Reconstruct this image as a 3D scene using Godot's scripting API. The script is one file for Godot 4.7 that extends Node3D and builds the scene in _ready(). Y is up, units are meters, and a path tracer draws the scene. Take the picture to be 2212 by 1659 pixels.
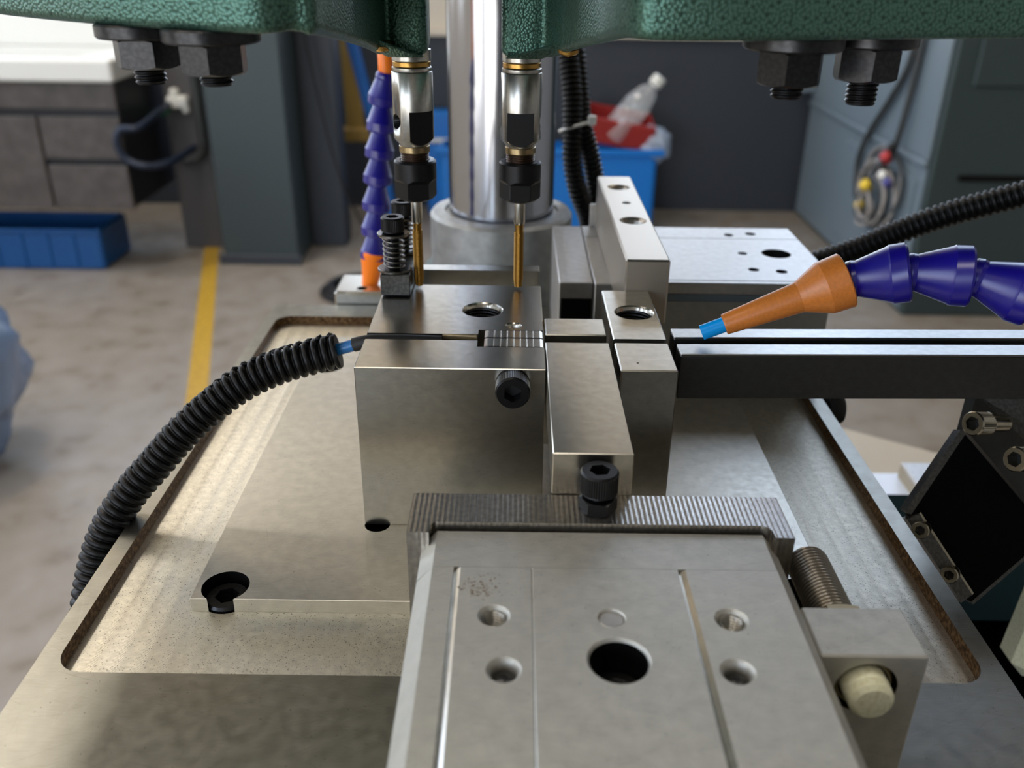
extends Node3D
# Twin-spindle tapping machine in a workshop. Machine coordinates are millimetres: x to the right, h up from the
# machined top of the base plate, z away from the viewer; V() turns them into the world (metres, floor at y = 0).

const PLATE := 0.927
var M := {}
var taken := {}
var rng := RandomNumberGenerator.new()

func V(x: float, h: float, z: float) -> Vector3:
	return Vector3(x * 0.001, PLATE + h * 0.001, -z * 0.001)

func L(x: float, h: float, z: float) -> Vector3:   # a machine direction or offset in millimetres, local axes
	return Vector3(x, h, -z)

func _ready() -> void:
	rng.seed = 7
	# ---------------------------------------------------------------- camera
	var cam := Camera3D.new()
	cam.name = "camera"
	var fpx := 1943.0
	var lens := 12.0 * fpx / 829.5
	var at := CameraAttributesPhysical.new()
	at.frustum_focal_length = lens
	at.frustum_focus_distance = 0.345
	at.frustum_near = 0.02
	at.frustum_far = 60.0
	at.exposure_aperture = 9.6
	cam.attributes = at
	cam.keep_aspect = Camera3D.KEEP_HEIGHT
	cam.fov = rad_to_deg(2.0 * atan(829.5 / fpx))
	cam.near = 0.02
	cam.far = 60.0
	add_child(cam)
	cam.position = V(0, 223, 0)
	cam.basis = Basis(Vector3.RIGHT, deg_to_rad(-26.1)) * Basis(Vector3.BACK, deg_to_rad(0.75))
	cam.current = true
	# ---------------------------------------------------------------- sky and exposure
	var we := WorldEnvironment.new()
	we.name = "world_environment"
	var env := Environment.new()
	env.background_mode = Environment.BG_SKY
	var sky := Sky.new()
	var sm := ProceduralSkyMaterial.new()
	sm.sky_top_color = Color(0.72, 0.80, 0.92)
	sm.sky_horizon_color = Color(0.90, 0.94, 0.98)
	sm.ground_bottom_color = Color(0.70, 0.68, 0.65)
	sm.ground_horizon_color = Color(0.90, 0.89, 0.87)
	sky.sky_material = sm
	env.sky = sky
	env.background_energy_multiplier = 6.0
	env.tonemap_mode = Environment.TONE_MAPPER_LINEAR
	env.tonemap_exposure = 1.28
	env.sdfgi_enabled = true
	env.ssao_enabled = true
	env.ssil_enabled = true
	we.environment = env
	add_child(we)
	# ---------------------------------------------------------------- scene
	make_materials()
	build_room()
	build_machine_bed()
	build_plate()
	build_head()
	build_fixture()
	build_front_slide()
	build_rear_slide()
	build_rails()
	build_hoses()
	build_feeder()
	build_background()

# ==================================================================== mesh building (millimetres in, metres out)
class MB:
	var st := SurfaceTool.new()
	var xf := Transform3D()
	var group := 0
	func _init() -> void:
		st.begin(Mesh.PRIMITIVE_TRIANGLES)
	func p(v: Vector3) -> void:
		st.add_vertex((xf * v) * 0.001)
	func smooth() -> void:
		group += 1
		st.set_smooth_group(group)
	func flat() -> void:
		st.set_smooth_group(-1)
	func tri(a: Vector3, b: Vector3, c: Vector3) -> void:   # counter-clockwise seen from outside
		if a.is_equal_approx(b) or b.is_equal_approx(c) or a.is_equal_approx(c):
			return
		p(a); p(c); p(b)
	func quad(a: Vector3, b: Vector3, c: Vector3, d: Vector3) -> void:
		tri(a, b, c)
		tri(a, c, d)
	func face(pts: Array, mid: Vector3) -> void:             # a face of a convex body round mid
		var n: Vector3 = (pts[1] - pts[0]).cross(pts[2] - pts[0])
		var out: bool = n.dot(pts[0] - mid) >= 0.0
		for i in range(1, pts.size() - 1):
			if out:
				tri(pts[0], pts[i], pts[i + 1])
			else:
				tri(pts[0], pts[i + 1], pts[i])
	func box(c: Vector3, size: Vector3, k := 0.3) -> void:
		flat()
		var s := size * 0.5
		var vx := {}
		var vy := {}
		var vz := {}
		for sx in [-1, 1]:
			for sy in [-1, 1]:
				for sz in [-1, 1]:
					var key := Vector3i(sx, sy, sz)
					vx[key] = c + Vector3(sx * s.x, sy * (s.y - k), sz * (s.z - k))
					vy[key] = c + Vector3(sx * (s.x - k), sy * s.y, sz * (s.z - k))
					vz[key] = c + Vector3(sx * (s.x - k), sy * (s.y - k), sz * s.z)
					face([vx[key], vy[key], vz[key]], c)
		for a in [-1, 1]:
			face([vx[Vector3i(a, -1, -1)], vx[Vector3i(a, 1, -1)], vx[Vector3i(a, 1, 1)], vx[Vector3i(a, -1, 1)]], c)
			face([vy[Vector3i(-1, a, -1)], vy[Vector3i(1, a, -1)], vy[Vector3i(1, a, 1)], vy[Vector3i(-1, a, 1)]], c)
			face([vz[Vector3i(-1, -1, a)], vz[Vector3i(1, -1, a)], vz[Vector3i(1, 1, a)], vz[Vector3i(-1, 1, a)]], c)
			for b in [-1, 1]:
				face([vx[Vector3i(a, b, -1)], vx[Vector3i(a, b, 1)], vy[Vector3i(a, b, 1)], vy[Vector3i(a, b, -1)]], c)
				face([vx[Vector3i(a, -1, b)], vx[Vector3i(a, 1, b)], vz[Vector3i(a, 1, b)], vz[Vector3i(a, -1, b)]], c)
				face([vy[Vector3i(-1, a, b)], vy[Vector3i(1, a, b)], vz[Vector3i(1, a, b)], vz[Vector3i(-1, a, b)]], c)
	func slab(front: Array, deep: Vector3) -> void:      # a quad (any four corners) and its copy shifted by deep
		flat()
		var back := front.map(func(v): return v + deep)
		var mid := Vector3.ZERO
		for v in front + back:
			mid += v / 8.0
		face(front, mid)
		face(back, mid)
		for i in 4:
			var j := (i + 1) % 4
			face([front[i], front[j], back[j], back[i]], mid)
	func lathe(prof: Array, seg := 32, sharp := 0.45) -> void:   # prof of Vector2(radius, y), from below outwards and up
		smooth()
		for i in prof.size() - 1:
			var a: Vector2 = prof[i]
			var b: Vector2 = prof[i + 1]
			if i > 0 and absf((a - prof[i - 1]).angle_to(b - a)) > sharp:
				smooth()
			for k in seg:
				var t0 := TAU * k / seg
				var t1 := TAU * ((k + 1) % seg) / seg
				var c0 := Vector3(cos(t0), 0, sin(t0))
				var c1 := Vector3(cos(t1), 0, sin(t1))
				var u := Vector3.UP
				quad(c0 * a.x + u * a.y, c0 * b.x + u * b.y, c1 * b.x + u * b.y, c1 * a.x + u * a.y)
	func radial(ys: Array, r: Callable, seg := 48, caps := true, rounded := true) -> void:   # radius r(angle, y), rows ys from below
		smooth()
		if not rounded:
			flat()
		var rows := []
		for y in ys:
			var row := PackedVector3Array()
			for k in seg:
				var t := TAU * k / seg
				var q: float = r.call(t, y)
				row.append(Vector3(cos(t) * q, y, sin(t) * q))
			rows.append(row)
		for i in rows.size() - 1:
			for k in seg:
				var n := (k + 1) % seg
				quad(rows[i][k], rows[i + 1][k], rows[i + 1][n], rows[i][n])
		if caps:
			flat()
			for k in seg:
				var n := (k + 1) % seg
				tri(Vector3(0, ys[0], 0), rows[0][k], rows[0][n])
				tri(Vector3(0, ys[-1], 0), rows[-1][n], rows[-1][k])
	func thread(r: float, deep: float, pitch: float, y0: float, y1: float, seg := 40, per := 6) -> void:
		var ys := []
		var n := int(ceil((y1 - y0) / pitch * per))
		for i in n + 1:
			ys.append(y0 + (y1 - y0) * i / n)
		var f := func(t: float, y: float) -> float:
			var w := fposmod(y / pitch + t / TAU, 1.0)
			var q := r - deep * clampf(absf(w - 0.5) * 2.4 - 0.1, 0.0, 1.0)
			return minf(q, r - deep + minf(y - y0, y1 - y) * 0.8 + 0.02)
		radial(ys, f, seg)
	func hexa(af: float, y0: float, y1: float, bore := 0.0, low := true, high := true, flare := 0.58) -> void:
		var rc := af * 0.5 * 0.985
		var mid := Vector3(0, (y0 + y1) * 0.5, 0)
		for s in 6:
			var fa := TAU * s / 6.0
			var up := []
			var dn := []
			var cu := []
			var cd := []
			for i in 9:
				var d := deg_to_rad(-30.0 + 60.0 * i / 8.0)
				var q := af * 0.5 / cos(d)
				var dir := Vector3(cos(fa + d), 0, sin(fa + d))
				var e := (q - rc) * flare
				up.append(dir * q + Vector3.UP * (y1 - (e if high else 0.0)))
				dn.append(dir * q + Vector3.UP * (y0 + (e if low else 0.0)))
				cu.append(dir * (rc if high else q) + Vector3.UP * y1)
				cd.append(dir * (rc if low else q) + Vector3.UP * y0)
			flat()
			for i in 8:
				face([dn[i], dn[i + 1], up[i + 1], up[i]], mid)
				if high:
					face([up[i], up[i + 1], cu[i + 1], cu[i]], mid)
				if low:
					face([dn[i], dn[i + 1], cd[i + 1], cd[i]], mid)
				for e in [[cu, y1], [cd, y0]]:
					var a: Vector3 = e[0][i]
					var b: Vector3 = e[0][i + 1]
					var y: float = e[1]
					var ia := Vector3(a.x, 0, a.z).normalized() * bore + Vector3.UP * y
					var ib := Vector3(b.x, 0, b.z).normalized() * bore + Vector3.UP * y
					if bore > 0.0:
						face([a, b, ib, ia], mid)
					else:
						face([a, b, Vector3(0, y, 0)], mid)
	func cap_head(d: float, h: float, af: float, deep: float, teeth := 42) -> void:   # socket head, base at y = 0
		var R := d * 0.5
		var n := teeth * 2
		var k := d * 0.045
		var rows := [[0.0, R - k, false], [k, R, false], [k * 1.6, R, true], [h - k * 2.0, R, true], [h - k * 1.4, R, false], [h, R - k, false]]
		var ring := func(row: Array) -> PackedVector3Array:
			var out := PackedVector3Array()
			for i in n:
				var t := TAU * i / n
				var q: float = row[1] - (R * 0.035 if row[2] and i % 2 == 1 else 0.0)
				out.append(Vector3(cos(t) * q, row[0], sin(t) * q))
			return out
		flat()
		for j in rows.size() - 1:
			if not (rows[j][2] and rows[j + 1][2]):
				smooth()
			else:
				flat()
			var a: PackedVector3Array = ring.call(rows[j])
			var b: PackedVector3Array = ring.call(rows[j + 1])
			for i in n:
				var m := (i + 1) % n
				quad(a[i], b[i], b[m], a[m])
		flat()
		var top: PackedVector3Array = ring.call(rows[-1])
		for i in n:
			var m := (i + 1) % n
			tri(Vector3(0, 0, 0), top[i] * Vector3(1, 0, 1), top[m] * Vector3(1, 0, 1))
			var hx := []
			for t in [TAU * i / n, TAU * m / n]:
				var dd := fposmod(t, PI / 3.0) - PI / 6.0
				var q := af * 0.5 / cos(dd)
				hx.append(Vector3(cos(t) * q, h, sin(t) * q))
			var lift := Vector3.UP * deep
			var e0: Vector3 = hx[0] * 1.0
			var e1: Vector3 = hx[1] * 1.0
			quad(top[i], e0, e1, top[m])
			quad(e0, e0 - lift, e1 - lift, e1)
			tri(Vector3(0, h - deep, 0), e1 - lift, e0 - lift)
	func tube(path: PackedVector3Array, radii: Array, sides := 16, closed := false, capped := true) -> void:
		smooth()
		var n := path.size()
		var rings := []
		var t0 := (path[1] - path[0]).normalized()
		var side := t0.cross(Vector3.UP if absf(t0.y) < 0.9 else Vector3.RIGHT).normalized()
		for i in n:
			var t := (path[mini(i + 1, n - 1)] - path[maxi(i - 1, 0)]).normalized()
			if closed:
				t = (path[(i + 1) % n] - path[(i - 1 + n) % n]).normalized()
			side = (side - t * side.dot(t)).normalized()
			var up := side.cross(t)
			var q: float = radii[i % radii.size()]
			var row := PackedVector3Array()
			for k in sides:
				var a := TAU * k / sides
				row.append(path[i] + (side * cos(a) + up * sin(a)) * q)
			rings.append(row)
		for i in (n if closed else n - 1):
			var j := (i + 1) % n
			for k in sides:
				var m := (k + 1) % sides
				quad(rings[i][k], rings[i][m], rings[j][m], rings[j][k])
		if capped and not closed:
			flat()
			for k in sides:
				var m := (k + 1) % sides
				tri(path[0], rings[0][m], rings[0][k])
				tri(path[n - 1], rings[n - 1][k], rings[n - 1][m])
	func prism(poly: PackedVector2Array, z0: float, z1: float) -> void:   # outline in x, y pushed from z0 to z1
		flat()
		var q := poly
		if Geometry2D.is_polygon_clockwise(q):
			q = q.duplicate()
			q.reverse()
		# make sure of counter-clockwise order with y up
		var area := 0.0
		for i in q.size():
			area += q[i].cross(q[(i + 1) % q.size()])
		if area < 0.0:
			q.reverse()
		var idx := Geometry2D.triangulate_polygon(q)
		for i in range(0, idx.size(), 3):
			var a := q[idx[i]]
			var b := q[idx[i + 1]]
			var c := q[idx[i + 2]]
			if (b - a).cross(c - a) < 0.0:
				var s := b
				b = c
				c = s
			tri(Vector3(a.x, a.y, z1), Vector3(b.x, b.y, z1), Vector3(c.x, c.y, z1))
			tri(Vector3(a.x, a.y, z0), Vector3(c.x, c.y, z0), Vector3(b.x, b.y, z0))
		for i in q.size():
			var a := q[i]
			var b := q[(i + 1) % q.size()]
			quad(Vector3(a.x, a.y, z0), Vector3(b.x, b.y, z0), Vector3(b.x, b.y, z1), Vector3(a.x, a.y, z1))
	func ball(c: Vector3, r: Vector3, seg := 20, rings := 12, lump = null) -> void:
		smooth()
		var rows := []
		for i in rings + 1:
			var v := PI * i / rings
			var row := PackedVector3Array()
			for k in seg:
				var t := TAU * k / seg
				var d := Vector3(sin(v) * cos(t), -cos(v), sin(v) * sin(t))
				var f: float = lump.call(d) if lump != null else 1.0
				row.append(c + d * r * f)
			rows.append(row)
		for i in rings:
			for k in seg:
				var m := (k + 1) % seg
				quad(rows[i][k], rows[i + 1][k], rows[i + 1][m], rows[i][m])
	func mesh() -> ArrayMesh:
		st.generate_normals()
		return st.commit()

# ==================================================================== naming
func numbered(called: String) -> String:
	if not taken.has(called):
		taken[called] = 0
		return called
	taken[called] += 1
	return "%s_%03d" % [called, taken[called]]

func tag(o: Node, label: String, category: String, group := "") -> Node:
	o.set_meta("label", label)
	o.set_meta("category", category)
	if group:
		o.set_meta("group", group)
	return o

func thing(called: String, label: String, category: String, at: Vector3, group := "") -> Node3D:
	var o := Node3D.new()
	o.name = numbered(called)
	add_child(o, true)
	o.position = at
	tag(o, label, category, group)
	return o

func obj(called: String, m: Mesh, material: Material, parent: Node = null, at := Vector3.ZERO, turn := Basis()) -> MeshInstance3D:
	var o := MeshInstance3D.new()
	o.name = called if parent else numbered(called)
	o.mesh = m
	o.material_override = material
	o.transform = Transform3D(turn, at)
	(parent if parent else self).add_child(o, true)
	return o

func struct(called: String, m: Mesh, material: Material, at := Vector3.ZERO) -> MeshInstance3D:
	var o := obj(called, m, material, null, at)
	o.set_meta("kind", "structure")
	return o

func box_mesh(c: Vector3, size: Vector3, k := 0.3) -> ArrayMesh:
	var b := MB.new()
	b.box(c, size, k)
	return b.mesh()

# a solid with cuts: each cut is [kind, ...] in local millimetres
func cut(called: String, m: Mesh, material: Material, parent: Node, cuts: Array, inside: Material = null) -> CSGMesh3D:
	var o := CSGMesh3D.new()
	o.name = called if parent else numbered(called)
	o.mesh = m
	o.material = material
	(parent if parent else self).add_child(o, true)
	for c in cuts:
		var s: CSGShape3D
		match c[0]:
			"box":
				s = CSGBox3D.new()
				s.size = c[2] * 0.001
				s.position = c[1] * 0.001
				s.material = inside if inside and c.size() < 4 else material
			"hole", "bore":          # centre of the mouth, radius, depth, axis pointing out of the mouth
				s = CSGCylinder3D.new()
				s.sides = 48
				s.radius = c[2] * 0.001
				s.height = (c[3] + 1.0) * 0.001
				var out: Vector3 = c[4] if c.size() > 4 else Vector3.UP
				s.transform = Transform3D(Basis(Quaternion(Vector3.UP, out)), (c[1] - out * (c[3] - 1.0) * 0.5) * 0.001)
				s.material = inside if inside else material
			"sink":                  # a countersunk edge: centre, radius at the mouth
				s = CSGCylinder3D.new()
				s.sides = 48
				s.cone = true
				s.radius = (c[2] + 0.5) * 0.001
				s.height = (c[2] + 0.5) * 0.001
				var out: Vector3 = c[3] if c.size() > 3 else Vector3.UP
				var q := Quaternion(Vector3.RIGHT, PI) if out.is_equal_approx(Vector3.UP) else Quaternion(Vector3.UP, -out)
				s.transform = Transform3D(Basis(q), (c[1] + out * (0.5 - (c[2] + 0.5) * 0.5)) * 0.001)
				s.material = material
			"poly":                  # outline across x, y; z from, z to
				var b := MB.new()
				b.prism(c[1], c[2], c[3])
				s = CSGMesh3D.new()
				s.mesh = b.mesh()
				s.material = c[4] if c.size() > 4 else inside if inside else material
		s.operation = CSGShape3D.OPERATION_SUBTRACTION
		s.name = "cut"
		o.add_child(s, true)
	return o

func curve_points(pts: Array, step: float, tension := 0.17) -> PackedVector3Array:
	var c := Curve3D.new()
	c.bake_interval = minf(step * 0.25, 4.0)
	for i in pts.size():
		var t: Vector3 = (pts[mini(i + 1, pts.size() - 1)] - pts[maxi(i - 1, 0)]) * tension
		c.add_point(pts[i], -t, t)
	var out := PackedVector3Array()
	var n := int(c.get_baked_length() / step)
	for i in n + 1:
		out.append(c.sample_baked(i * c.get_baked_length() / n, true))
	return out

# ==================================================================== materials
func noise(seed_: int, freq: float, lo: float, hi: float, oct := 4, kind := FastNoiseLite.TYPE_SIMPLEX_SMOOTH, side := 512) -> NoiseTexture2D:
	var n := FastNoiseLite.new()
	n.seed = seed_
	n.noise_type = kind
	n.frequency = freq
	n.fractal_octaves = oct
	if kind == FastNoiseLite.TYPE_CELLULAR:
		n.fractal_type = FastNoiseLite.FRACTAL_NONE
		n.cellular_return_type = FastNoiseLite.RETURN_DISTANCE
	var t := NoiseTexture2D.new()
	t.width = side
	t.height = side
	t.seamless = true
	t.noise = n
	var g := Gradient.new()
	g.set_color(0, Color(lo, lo, lo))
	g.set_color(1, Color(hi, hi, hi))
	t.color_ramp = g
	return t

func tinted(seed_: int, freq: float, stops: Array, oct := 4, kind := FastNoiseLite.TYPE_SIMPLEX_SMOOTH) -> NoiseTexture2D:
	var t := noise(seed_, freq, 0, 1, oct, kind)
	var g := Gradient.new()
	g.offsets = PackedFloat32Array(stops.map(func(s): return s[0]))
	g.colors = PackedColorArray(stops.map(func(s): return s[1]))
	t.color_ramp = g
	return t

func mat(called: String, c: Color, rough: float, metal := 0.0, tile := 0.0) -> StandardMaterial3D:
	var m := StandardMaterial3D.new()
	m.resource_name = called
	m.albedo_color = c
	m.roughness = rough
	m.metallic = metal
	if tile > 0.0:
		m.uv1_triplanar = true
		m.uv1_scale = Vector3.ONE / tile
		m.uv1_triplanar_sharpness = 8.0
	M[called] = m
	return m

func rough_map(m: StandardMaterial3D, t: Texture2D) -> void:
	m.roughness = 1.0
	m.roughness_texture = t
	m.roughness_texture_channel = BaseMaterial3D.TEXTURE_CHANNEL_RED

func relief(m: StandardMaterial3D, t: Texture2D, mm: float) -> void:
	m.heightmap_enabled = true
	m.heightmap_texture = t
	m.heightmap_scale = mm * 0.1

func worn_image(side: int, lines: int, specks: int, speck_dark: float, base := 0.93, cloud := 0.07, size := 3) -> Image:
	var im := Image.create(side, side, false, Image.FORMAT_RGB8)
	var n := FastNoiseLite.new()
	n.seed = 11
	n.frequency = 0.012
	n.fractal_octaves = 5
	for y in side:
		for x in side:
			# a seamless cloud: blend of two shifted fields
			var u := float(x) / side
			var a := lerpf(n.get_noise_2d(x, y), n.get_noise_2d(x - side, y), u)
			var b := lerpf(n.get_noise_2d(x, y - side), n.get_noise_2d(x - side, y - side), u)
			var v := base + cloud * lerpf(a, b, float(y) / side) + 0.035 * n.get_noise_2d(absf(x - side * 0.5) * 0.6, minf(y, side - y) * 22.0) + 0.02 * n.get_noise_2d(x * 60.0, y * 60.0)
			im.set_pixel(x, y, Color(v, v, v * 0.985))
	for i in lines:
		var p := Vector2(rng.randf() * side, rng.randf() * side)
		var d := Vector2.from_angle(rng.randf_range(-0.7, 0.5) if rng.randf() < 0.7 else rng.randf() * PI)
		var len := rng.randf_range(10, 120) if i % 9 else rng.randf_range(120, 420)
		var k := rng.randf_range(-0.10, 0.09)
		for s in int(len):
			var q := p + d * s
			var x := posmod(int(q.x), side)
			var y := posmod(int(q.y), side)
			var o := im.get_pixel(x, y)
			im.set_pixel(x, y, Color(clampf(o.r + k, 0, 1), clampf(o.g + k, 0, 1), clampf(o.b + k, 0, 1)))
	for i in specks:
		var x := rng.randi() % side
		var y := rng.randi() % side
		var k := rng.randf_range(speck_dark, 0.85)
		var reach := rng.randi_range(1, size)
		for j in reach * reach:
			var xx := posmod(x + rng.randi_range(0, reach), side)
			var yy := posmod(y + rng.randi_range(0, reach), side)
			var o := im.get_pixel(xx, yy)
			im.set_pixel(xx, yy, Color(o.r * k, o.g * k, o.b * k))
	return im

func cutter_arcs(side: int, lanes: int, rings: int) -> Image:
	var im := Image.create(side, side, false, Image.FORMAT_RGB8)
	for y in side:
		for x in side:
			var lane := float(side) / lanes
			var i := int(x / lane)
			var dx := (x - (i + 0.5) * lane) / (lane * 0.75)
			var arc := sqrt(maxf(0.0, 1.0 - dx * dx)) * lane * 0.75
			var w := sin(TAU * (y + arc + i * 37.0) * rings / side)
			var edge := clampf(1.0 - absf(fposmod(x, lane) - 2.0) / 4.0, 0.0, 1.0)
			var v := 0.5 + 0.3 * w - 0.3 * edge
			im.set_pixel(x, y, Color(v, v, v))
	return im

func stripes(side: int, n: int) -> Image:
	var im := Image.create(side, side, false, Image.FORMAT_RGB8)
	var f := FastNoiseLite.new()
	f.frequency = 0.02
	for y in side:
		for x in side:
			var v := 0.5 + 0.38 * sin(TAU * n * x / side + 0.5 * f.get_noise_2d(x, y)) + 0.1 * f.get_noise_2d(x * 8.0, y)
			im.set_pixel(x, y, Color(v, v, v))
	return im

func make_materials() -> void:
	var worn := ImageTexture.create_from_image(worn_image(1024, 1100, 260, 0.35))
	var specked := ImageTexture.create_from_image(worn_image(1024, 200, 1700, 0.10, 0.92, 0.10, 7))
	var arcs := ImageTexture.create_from_image(cutter_arcs(1024, 6, 76))
	var ridges := ImageTexture.create_from_image(stripes(512, 18))
	var fine := noise(5, 0.25, 0.0, 1.0, 2)
	var m: StandardMaterial3D
	m = mat("ground_steel", Color(0.80, 0.785, 0.755), 0.3, 1.0, 0.07)
	m.albedo_texture = worn
	m.roughness = 0.23
	m = mat("bright_steel", Color(0.86, 0.845, 0.82), 0.24, 1.0, 0.06)
	m.albedo_texture = worn
	m = mat("plate_rim", Color(0.62, 0.61, 0.58), 0.3, 1.0, 0.12)
	m.albedo_texture = worn
	rough_map(m, noise(6, 0.03, 0.29, 0.37))
	m = mat("plate_pad", Color(0.83, 0.815, 0.78), 0.35, 1.0, 0.10)
	m.albedo_texture = worn
	rough_map(m, noise(7, 0.05, 0.34, 0.42))
	m = mat("plate_milled", Color(0.86, 0.84, 0.79), 0.42, 1.0, 0.05)
	m.albedo_texture = specked
	relief(m, arcs, 0.06)
	m = mat("trough_wall", Color(0.58, 0.48, 0.36), 0.5, 0.8, 0.04)
	m.albedo_texture = tinted(21, 0.03, [[0.0, Color(0.30, 0.22, 0.15)], [0.6, Color(0.8, 0.75, 0.68)], [1.0, Color(1, 1, 1)]])
	m = mat("milled_bracket", Color(0.74, 0.72, 0.69), 0.3, 1.0, 0.03)
	relief(m, ridges, 0.08)
	m.albedo_texture = noise(22, 0.02, 0.82, 1.0)
	m = mat("blasted_alloy", Color(0.74, 0.735, 0.715), 0.5, 0.85, 0.09)
	m.albedo_texture = worn
	m.roughness = 0.5
	m = mat("pale_alloy", Color(0.77, 0.76, 0.755), 0.42, 0.9, 0.08)
	m.albedo_texture = worn
	m = mat("nickel_arm", Color(0.74, 0.70, 0.64), 0.38, 1.0, 0.02)
	relief(m, noise(9, 0.1, 0, 1, 3), 0.03)
	m = mat("chrome", Color(0.70, 0.71, 0.74), 0.15, 1.0)
	m = mat("spindle_steel", Color(0.76, 0.75, 0.73), 0.3, 1.0, 0.03)
	m.albedo_texture = worn
	m = mat("cast_collar", Color(0.64, 0.645, 0.64), 0.48, 0.75, 0.12)
	m.albedo_texture = noise(10, 0.02, 0.85, 1.0, 2)
	m = mat("black_oxide", Color(0.11, 0.11, 0.115), 0.36, 0.55, 0.02)
	m.albedo_texture = noise(12, 0.05, 0.6, 1.0)
	relief(m, fine, 0.01)
	m = mat("worn_black", Color(0.26, 0.26, 0.265), 0.32, 0.85, 0.03)
	m.albedo_texture = noise(13, 0.03, 0.75, 1.0, 5)
	m = mat("dark_steel", Color(0.42, 0.42, 0.41), 0.36, 0.9, 0.03)
	m.albedo_texture = noise(23, 0.03, 0.7, 1.0, 5)
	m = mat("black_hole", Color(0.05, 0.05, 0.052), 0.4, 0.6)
	m = mat("brass", Color(0.72, 0.56, 0.30), 0.3, 1.0)
	m = mat("titanium_gold", Color(0.66, 0.50, 0.24), 0.3, 1.0)
	m = mat("yellow_steel", Color(0.60, 0.53, 0.40), 0.3, 1.0)
	m = mat("dark_thread", Color(0.26, 0.20, 0.16), 0.35, 0.9)
	m = mat("spring_wire", Color(0.45, 0.44, 0.43), 0.25, 1.0)
	m = mat("coil_steel", Color(0.56, 0.54, 0.51), 0.3, 1.0)
	m = mat("zinc", Color(0.66, 0.60, 0.47), 0.35, 0.9)
	m = mat("stainless", Color(0.72, 0.69, 0.62), 0.2, 1.0)
	m = mat("hammered_green", Color(0.40, 0.53, 0.48), 0.38, 0.7, 0.024)
	m.albedo_texture = tinted(14, 0.045, [[0.0, Color(1, 1, 1)], [0.45, Color(0.75, 0.8, 0.78)], [0.8, Color(0.55, 0.6, 0.58)], [1.0, Color(0.40, 0.45, 0.43)]], 1, FastNoiseLite.TYPE_CELLULAR)
	relief(m, noise(14, 0.045, 1, 0, 1, FastNoiseLite.TYPE_CELLULAR), 0.28)
	m.metallic_specular = 0.4
	m = mat("machine_green", Color(0.13, 0.22, 0.20), 0.5)
	m = mat("black_hose", Color(0.02, 0.022, 0.025), 0.42)
	m.metallic_specular = 0.35
	m = mat("black_anodised", Color(0.012, 0.013, 0.014), 0.7)
	m.metallic_specular = 0.15
	m = mat("rubber", Color(0.03, 0.03, 0.033), 0.6)
	m = mat("blue_cable", Color(0.03, 0.38, 0.62), 0.35)
	m = mat("purple_plastic", Color(0.07, 0.035, 0.46), 0.3)
	m.clearcoat_enabled = true
	m.clearcoat = 0.3
	m.clearcoat_roughness = 0.25
	m = mat("orange_plastic", Color(0.80, 0.47, 0.19), 0.36, 0.0, 0.03)
	m.albedo_texture = noise(15, 0.03, 0.88, 1.0)
	m = mat("bright_orange", Color(1.0, 0.50, 0.06), 0.4)
	m = mat("cyan_tube", Color(0.0, 0.56, 0.86), 0.25)
	m = mat("cream_rubber", Color(0.80, 0.80, 0.71), 0.5, 0.0, 0.02)
	m.albedo_texture = tinted(16, 0.02, [[0.0, Color(0.90, 0.88, 0.80)], [0.6, Color(1, 1, 0.98)], [1.0, Color(1, 1, 1)]])
	m = mat("white_plastic", Color(0.86, 0.86, 0.83), 0.35)
	m = mat("concrete", Color(0.56, 0.535, 0.505), 0.36, 0.0, 1.1)
	m.albedo_texture = tinted(17, 0.015, [[0.0, Color(0.80, 0.76, 0.71)], [0.35, Color(0.93, 0.92, 0.90)], [1.0, Color(1, 1, 1)]], 6)
	rough_map(m, noise(18, 0.02, 0.30, 0.5))
	m = mat("line_yellow", Color(0.80, 0.64, 0.22), 0.45, 0.0, 0.3)
	m.albedo_texture = noise(19, 0.03, 0.75, 1.0, 5)
	m = mat("wall_grey", Color(0.55, 0.55, 0.54), 0.6)
	m = mat("wall_white", Color(0.90, 0.86, 0.79), 0.6)
	m = mat("wall_dark", Color(0.19, 0.21, 0.24), 0.55)
	m = mat("ceiling_grey", Color(0.42, 0.42, 0.41), 0.7)
	m = mat("window_frame", Color(0.80, 0.80, 0.79), 0.4)
	m = mat("glass", Color(1, 1, 1, 0.06), 0.02)
	m.transparency = BaseMaterial3D.TRANSPARENCY_ALPHA
	m = mat("panel_glow", Color(1, 1, 1), 0.5)
	m.emission_enabled = true
	m.emission = Color(1.0, 0.96, 0.90)
	m.emission_energy_multiplier = 2.0
	m = mat("vanity_wood", Color(0.34, 0.315, 0.30), 0.55, 0.0, 0.5)
	m.albedo_texture = noise(20, 0.012, 0.75, 1.0, 5)
	m = mat("vanity_side", Color(0.07, 0.08, 0.11), 0.5)
	m = mat("porcelain", Color(0.88, 0.88, 0.86), 0.2)
	m = mat("steel_green", Color(0.20, 0.245, 0.255), 0.5)
	m = mat("crate_blue", Color(0.0, 0.29, 0.53), 0.4)
	m = mat("bin_blue", Color(0.0, 0.43, 0.76), 0.42)
	m = mat("tray_red", Color(0.56, 0.12, 0.10), 0.5)
	m = mat("clear_plastic", Color(0.93, 0.95, 0.96, 0.22), 0.08)
	m.transparency = BaseMaterial3D.TRANSPARENCY_ALPHA
	m = mat("film", Color(0.72, 0.78, 0.86, 0.55), 0.2)
	m.transparency = BaseMaterial3D.TRANSPARENCY_ALPHA
	m = mat("cabinet_grey", Color(0.42, 0.475, 0.51), 0.4)
	m = mat("cabinet_green", Color(0.20, 0.25, 0.255), 0.45)
	m = mat("cable_grey", Color(0.20, 0.21, 0.21), 0.5)
	m = mat("yellow_paint", Color(0.62, 0.50, 0.24), 0.5)
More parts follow.
